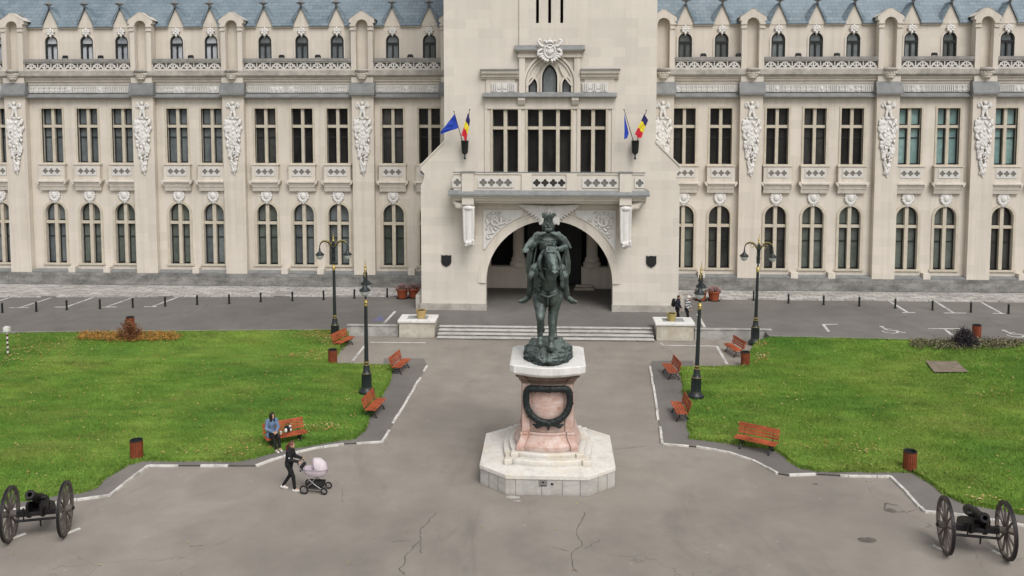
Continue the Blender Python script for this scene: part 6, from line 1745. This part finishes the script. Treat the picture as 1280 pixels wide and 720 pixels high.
def person(label, loc, rz, J, outfit, hair, hair_col, cat='person', group=None):
    t = thing('person', label, cat, loc, rz)
    B = []
    B += chain([J['pelvis'], J['waist'], J['chest']], [.125, .105, .125]) + chain([J['chest'], J['neck']], [.11, .05]) + chain([J['neck'], Vector(J['head'])-Vector((0, 0, .04))], [.048, .045])
    B += head_parts(J['head'], J['face'])
    for s_ in 'LR':
        B += chain([J['neck'], J['sh'+s_]], [.06, .058]) + chain([J['sh'+s_], J['el'+s_], J['wr'+s_]], [.052, .040, .026])
        B += capsule_hand(J['wr'+s_], J['hd'+s_], J['hs'+s_], J['hu'+s_], J.get('curl', .5))
        B += chain([J['pelvis'], J['hip'+s_]], [.11, .095]) + chain([J['hip'+s_], J['kn'+s_], J['an'+s_]], [.085, .056, .038]) + chain([J['an'+s_], J['to'+s_]], [.038, .03])
    mesh_obj('body', blob(B, .0085, 2, 'body'), SKIN, t)
    c = Vector(J['head']); f = Vector(J['face']).normalized(); r = f.cross(Vector((0, 0, 1))).normalized()
    for s_ in (-1, 1):
        m = MB(); m.ball(c+f*.083+r*s_*.032+Vector((0, 0, .008)), (.011, .011, .008), 8, 5); m.build('eye', EYE_D, t, True)
    top, trs = outfit['top'], outfit['trousers']
    hem = outfit.get('hem', 0.0)
    P = chain([J['pelvis'], J['waist'], J['chest']], [.150+hem*.1, .130, .148]) + chain([J['chest'], J['neck']], [.125, .066])
    if hem: P += chain([J['pelvis'], (Vector(J['hipL'])+Vector(J['knL'])*.0+Vector(J['hipL']))/2+Vector((0, -.02, -hem*.5))], [.15, .15]) + chain([J['pelvis'], Vector(J['hipR'])+Vector((0, -.02, -hem*.5))], [.15, .15])
    rs = random.Random(len(label))
    for s_ in 'LR':
        P += chain([J['neck'], J['shL' if s_ == 'L' else 'shR']], [.075, .076]) + chain([J['sh'+s_], J['el'+s_], J['wr'+s_]], [.073, .062, .046])
        e = Vector(J['el'+s_])
        for k in range(4): P.append(('e', e+Vector((rs.uniform(-.03, .03), rs.uniform(-.03, .03), rs.uniform(-.05, .05))), (.055, .055, .03), (rs.uniform(-.6, .6), 0, 0)))
    cuff = {}
    mesh_obj(outfit.get('top_name', 'jacket'), blob(P, .012, 2, 'jacket'), top, t)
    P = []
    for s_ in 'LR':
        P += chain([J['pelvis'], J['hip'+s_]], [.128, .112]) + chain([J['hip'+s_], J['kn'+s_], J['an'+s_]], [.10, .068, .05])
        for k in range(3): P.append(('e', Vector(J['kn'+s_])+Vector((0, rs.uniform(-.02, .02), rs.uniform(-.05, .05))), (.066, .066, .025), (rs.uniform(-.5, .5), 0, 0)))
    mesh_obj('trousers', blob(P, .012, 2, 'trousers'), trs, t)
    for s_ in 'LR':
        a, b = Vector(J['an'+s_]), Vector(J['to'+s_]); d = (b-a); d.z = 0; d = d.normalized() if d.length > .01 else Vector((0, -1, 0)); hl = a-d*.05+Vector((0, 0, -.045)); tp = b+Vector((0, 0, -.012))
        mesh_obj('shoe', blob(chain([hl, (hl+tp)/2+Vector((0, 0, .006)), tp], [.048, .044, .042]) + [('c', a-Vector((0, 0, .02)), .05, a+d*.05-Vector((0, 0, .03)), .045), ('c', hl-Vector((0, 0, .02)), .036, tp-Vector((0, 0, .015)), .036)], .010, 1, 'shoe'), outfit['shoes'], t)
    if hair: mesh_obj('hair', blob(hair, .010, 1, 'hair'), hair_col, t)
    return t
DK = mat('black_knit', (.016, .016, .018), .85, var=.3, vs=12); LEG = mat('black_leggings', (.012, .012, .014), .7, var=.25, vs=12); DENIM = mat('blue_coat', (.135, .20, .31), .85, var=.22, vs=9, bs=60)
HAIR_B = mat('dark_hair', (.022, .013, .010), .5, var=.35, vs=25); HAIR_R = mat('auburn_hair', (.13, .04, .028), .5, var=.35, vs=25)
V3 = Vector
# seated woman (local forward is -y; bench seat at z .45)
bl, ba_ = BN[3].location, BN[3].rotation_euler.z
def bench_pt(x, y, z=0):
    return V3((bl.x+x*math.cos(ba_)-y*math.sin(ba_), bl.y+x*math.sin(ba_)+y*math.cos(ba_), bl.z+z))
J = dict(pelvis=(0, .02, .56), waist=(0, .03, .74), chest=(0, .01, .94), neck=(0, -.02, 1.10), head=(.01, -.06, 1.235), face=(.35, -1, -.05),
         shL=(.17, -.01, 1.04), elL=(.22, -.10, .78), wrL=(.09, -.30, .68), hdL=(-.6, -.6, -.2), hsL=(-.5, .5, 0), huL=(0, 0, 1),
         shR=(-.17, -.01, 1.04), elR=(-.22, -.10, .78), wrR=(-.05, -.31, .69), hdR=(.8, -.5, -.1), hsR=(.4, .7, 0), huR=(0, 0, 1),
         hipL=(.09, -.02, .54), knL=(.12, -.45, .52), anL=(.15, -.52, .10), toL=(.17, -.68, .055), hipR=(-.09, -.02, .54), knR=(-.06, -.45, .52), anR=(.0, -.60, .10), toR=(.02, -.76, .055))
hr_ = []; h0 = V3(J['head']); rh = random.Random(5)
for k in range(30):
    a = rh.uniform(.6, 2*math.pi-.6)-math.pi/2+.25; c, s = math.cos(a), math.sin(a)
    hr_ += chain([h0+V3((c*.03, s*.03, .105)), h0+V3((c*.078, s*.09+.005, .04)), h0+V3((c*.085, s*.09+.02, -.09)), h0+V3((c*.10, s*.07+.05, -.26)), h0+V3((c*.09, s*.05+.06, rh.uniform(-.40, -.33)))], [.03, .026, .028, .026, .012])
person('seated woman in a blue coat, black trousers and white trainers with long dark hair', bench_pt(-.52, .0), ba_, J, dict(top=DENIM, top_name='coat', trousers=LEG, shoes=WHITE, hem=.08), hr_, HAIR_B)
# things beside her on the bench
p = bench_pt(-.20, -.08, .466); t = thing('paper_cup', 'small white cup on the bench beside the seated woman', 'cup', p, ba_)
m = MB(); m.lathe([(.028, 0), (.04, .10), (.0395, .10)], n=14); m.build('cup', WHITE, t, True); m = MB(); m.lathe([(.043, .10), (.043, .112), (.032, .12), (.01, .12)], n=14); m.build('lid', WHITE, t, True)
p = bench_pt(.10, .03, .466); t = thing('handbag', 'black and white bag standing on the bench right of the seated woman', 'bag', p, ba_)
ps = [('e', (0, 0, .11), (.15, .09, .11)), ('e', (.05, 0, .17), (.09, .07, .09)), ('e', (-.06, -.02, .2), (.07, .06, .06))]; mesh_obj('body', blob(ps, .012, 2, 'bag'), DK, t)
ps = [('e', (-.09, -.06, .09), (.06, .05, .09)), ('e', (.08, -.05, .22), (.05, .05, .05)), ('e', (.10, -.06, .08), (.04, .04, .06))]; mesh_obj('white_panel', blob(ps, .012, 2, 'panel'), WHITE, t)
m = MB(); m.tube([(-.08, 0, .2), (-.06, 0, .31), (0, 0, .35), (.06, 0, .31), (.08, 0, .2)], .01, 6); m.build('handle', DK, t)

# walking woman with pram (local forward -y; turned to face right)
wl = G(362, 612.5, 0); wr_ = R(90-4)
J = dict(pelvis=(0, 0, .93), waist=(0, -.01, 1.10), chest=(0, -.04, 1.29), neck=(0, -.06, 1.44), head=(0, -.10, 1.575), face=(0, -1, -.18),
         shL=(.165, -.05, 1.385), elL=(.20, -.12, 1.12), wrL=(.16, -.385, 1.06), hdL=(-.05, -1, -.1), hsL=(-1, 0, 0), huL=(0, 0, 1),
         shR=(-.165, -.05, 1.385), elR=(-.20, -.12, 1.12), wrR=(-.16, -.385, 1.06), hdR=(.05, -1, -.1), hsR=(1, 0, 0), huR=(0, 0, 1), curl=.9,
         hipL=(.085, 0, .90), knL=(.09, .00, .50), anL=(.09, .26, .115), toL=(.09, .12, .05), hipR=(-.085, 0, .90), knR=(-.09, -.17, .51), anR=(-.09, -.22, .085), toR=(-.09, -.38, .05))
hr_ = []; h0 = V3(J['head'])
for k in range(26):
    a = rh.uniform(.7, 2*math.pi-.7)-math.pi/2; c, s = math.cos(a), math.sin(a)
    hr_ += chain([h0+V3((c*.02, s*.02-.02, .105)), h0+V3((c*.077, s*.09+.005, .035)), h0+V3((c*.05, .085+s*.02, -.02)), h0+V3((0, .115, 0))], [.028, .024, .026, .03])
hr_ += chain([h0+V3((0, .11, .01)), h0+V3((0, .16, -.06)), h0+V3((.02, .17, -.2)), h0+V3((.02, .15, -.33))], [.03, .045, .045, .015])
ww = person('walking woman in black jacket, leggings and white trainers with an auburn ponytail, pushing a pram', wl, wr_, J, dict(top=DK, trousers=LEG, shoes=WHITE), hr_, HAIR_R)
m = MB()
for s_ in (-1, 1): m.ball((s_*.245, -.1, 1.2), (.012, .03, .03), 8, 5)
m.build('sleeve_badge', WHITE, ww)
# pram: local forward -y
LIL = mat('lilac_fabric', (.55, .475, .52), .8, var=.12, vs=9); LIL2 = mat('lilac_trim', (.40, .34, .39), .8, var=.15, vs=9); ALU = mat('pram_tube', (.33, .31, .31), .4, .6, var=.15); RUB = mat('pram_tyre', (.02, .02, .021), .8, var=.2)
fd = V3((math.sin(wr_), -math.cos(wr_), 0)); pl = wl+fd*.86
pr = thing('pram', 'lilac pram with raised hood and black wheels pushed by the walking woman', 'pram', pl, wr_)
for nm, y, x, r in (('wheel', .26, .27, .155), ('wheel', .26, -.27, .155), ('wheel', -.42, .24, .125), ('wheel', -.42, -.24, .125)):
    m = MB(); m.tube([(x, y+(r-.028)*math.cos(k*math.pi/14), r+(r-.028)*math.sin(k*math.pi/14)) for k in range(28)], .027, 8, True); wh = m.build(nm, RUB, pr, True)
    m = MB(); m.tube([(x-.03, y, r), (x+.03, y, r)], .035, 10)
    for k in range(8): a = k*math.pi/4; m.tube([(x, y, r), (x, y+(r-.05)*math.cos(a), r+(r-.05)*math.sin(a))], .009, 5)
    m.build('rim', ALU, wh)
m = MB()
for s_ in (-1, 1):
    x = s_*.235
    m.tube([(x, -.42, .13), (x, -.1, .33), (x, .22, .62), (x, .42, .90), (x, .455, .99)], .016, 7)
    m.tube([(x, .26, .16), (x, .02, .36), (x, -.12, .55)], .016, 7); m.tube([(x, .26, .16), (x, -.42, .14)], .012, 6)
for y, z in ((.26, .16), (-.42, .14), (.02, .36)): m.tube([(-.25, y, z), (.25, y, z)], .013, 6)
m.build('frame', ALU, pr, True)
m = MB(); m.tube([(-.235, .455, .985), (-.22, .475, 1.03), (-.12, .48, 1.045), (.12, .48, 1.045), (.22, .475, 1.03), (.235, .455, .985)], .02, 8); m.build('handle', RUB, pr, True)
m = MB(); loops = []
for z, hw_, hl_ in ((.56, .14, .30), (.60, .175, .36), (.72, .195, .395), (.80, .205, .41), (.80, .185, .39), (.70, .17, .37)):
    loops.append([(hw_*math.copysign(abs(math.cos(a))**.6, math.cos(a)), -.06+hl_*math.copysign(abs(math.sin(a))**.75, math.sin(a)), z) for a in [2*math.pi*k/28 for k in range(28)]])
m.loft(loops); m.build('bassinet', LIL, pr, True)
m = MB(); m.tube([(.21*math.copysign(abs(math.cos(a))**.6, math.cos(a)), -.06+.415*math.copysign(abs(math.sin(a))**.75, math.sin(a)), .80) for a in [2*math.pi*k/28 for k in range(28)]], .014, 6, True); m.build('bassinet_rim', LIL2, pr, True)
m = MB(); rows = []                                   # ribbed hood at the front end, opening towards the pusher
for i in range(13):
    th = R(-8+i*(118/12)); row = []
    for k in range(17):
        a = math.pi*k/16; rad = .345*(1+.02*math.cos(i*math.pi*.5)); x = .205*math.cos(a); h_ = math.sin(a)**.8
        row.append((x, -.12-h_*rad*math.cos(th), .80+h_*rad*math.sin(th)*1.05))
    rows.append(row)
n_ = 17; m.add([p for r_ in rows for p in r_], [(i*n_+k, i*n_+k+1, (i+1)*n_+k+1, (i+1)*n_+k) for i in range(12) for k in range(16)])
o = m.build('hood', mat('hood_fabric', (.62, .55, .58), .8, var=.1, vs=9), pr, 'all'); sdm = o.modifiers.new('thick', 'SOLIDIFY'); sdm.thickness = .012
m = MB(); m.tube(rows[-1], .011, 6); m.build('hood_edge', LIL2, pr, True)
m = MB(); m.loft([[(sx_*w_, y_, z_) for sx_, y_ in ((-1, -.34), (1, -.34), (1, .2), (-1, .2))] for z_, w_ in ((.19, .15), (.22, .2), (.34, .22))]); m.build('shopping_basket', RUB, pr, bevel=.02)
m = MB(); m.box(-.2, .2, .33, .43, .84, .93); m.box(-.14, .14, .36, .46, .70, .85); m.build('changing_bag', DK, pr, bevel=.03)

# two people behind the right stone block
STR = None
n = NT('striped_top'); sp_ = n.n('ShaderNodeSeparateXYZ'); n.l(n.pos, sp_.inputs[0])
wv_ = n.math('SINE', n.math('MULTIPLY', sp_.outputs[2], 42.0)); n.color(n.ramp(n.math('ADD', n.math('MULTIPLY', wv_, .5), .5), [(.4, (.10, .10, .11)), (.6, (.52, .51, .50))])); n.set(.85); STR = n.m
NAVY = mat('navy_jacket', (.016, .018, .03), .85, var=.3, vs=10)
def stander(lean=0):
    J = dict(pelvis=(0, 0, .92), waist=(0, -.01-lean*.3, 1.08), chest=(0, -.02-lean*.7, 1.28), neck=(0, -.02-lean, 1.43), head=(0, -.05-lean*1.2, 1.57), face=(0, -1, -.2), curl=.4)
    for s_, q in (('L', 1), ('R', -1)):
        J.update({'sh'+s_: (q*.17, -lean, 1.38), 'el'+s_: (q*.23, .0-lean*.8, 1.12), 'wr'+s_: (q*.2, -.14-lean, .92), 'hd'+s_: (-q*.1, -.3, -1), 'hs'+s_: (0, -q, .3), 'hu'+s_: (q, 0, 0),
                  'hip'+s_: (q*.09, 0, .89), 'kn'+s_: (q*.1, -.06+q*.05, .49), 'an'+s_: (q*.1, .02+q*.1, .085), 'to'+s_: (q*.12, -.13+q*.1, .05)})
    return J
J = stander(.03); h0 = V3(J['head']); hr_ = [('e', h0+V3((0, .02, .03)), (.086, .095, .10)), ('e', h0+V3((0, .05, -.03)), (.075, .06, .08))]
o = person('person in dark clothes with a black backpack behind the right stone block', G(846.5, 404.5, .5), R(65), J, dict(top=NAVY, trousers=LEG, shoes=DK), hr_, HAIR_B)
p = o.location; rzb = o.rotation_euler.z
bp = thing('backpack', 'black backpack worn by the person in dark clothes behind the right block', 'backpack', (p.x+math.cos(rzb)*0-math.sin(rzb)*.20, p.y+math.cos(rzb)*.20, p.z+1.0), rzb)
mesh_obj('bag', blob([('e', (0, .03, .22), (.17, .12, .27)), ('e', (0, .10, .12), (.13, .08, .13))], .015, 2, 'bag'), DK, bp)
m = MB()
for s_ in (-1, 1): m.tube([(s_*.09, -.03, .44), (s_*.11, -.20, .42), (s_*.12, -.30, .26), (s_*.12, -.22, .08), (s_*.10, -.03, .04)], .016, 6)
m.build('strap', DK, bp)
J = stander(.05); h0 = V3(J['head']); hr_ = [('e', h0+V3((0, .02, .035)), (.09, .10, .10)), ('e', h0+V3((0, -.08, .03)), (.06, .06, .015))]
person('person with a white cap and a grey striped top, half behind the tilted lamp', G(858.5, 405, .5), R(60), J, dict(top=STR, top_name='striped_top', trousers=LEG, shoes=WHITE), hr_, WHITE)
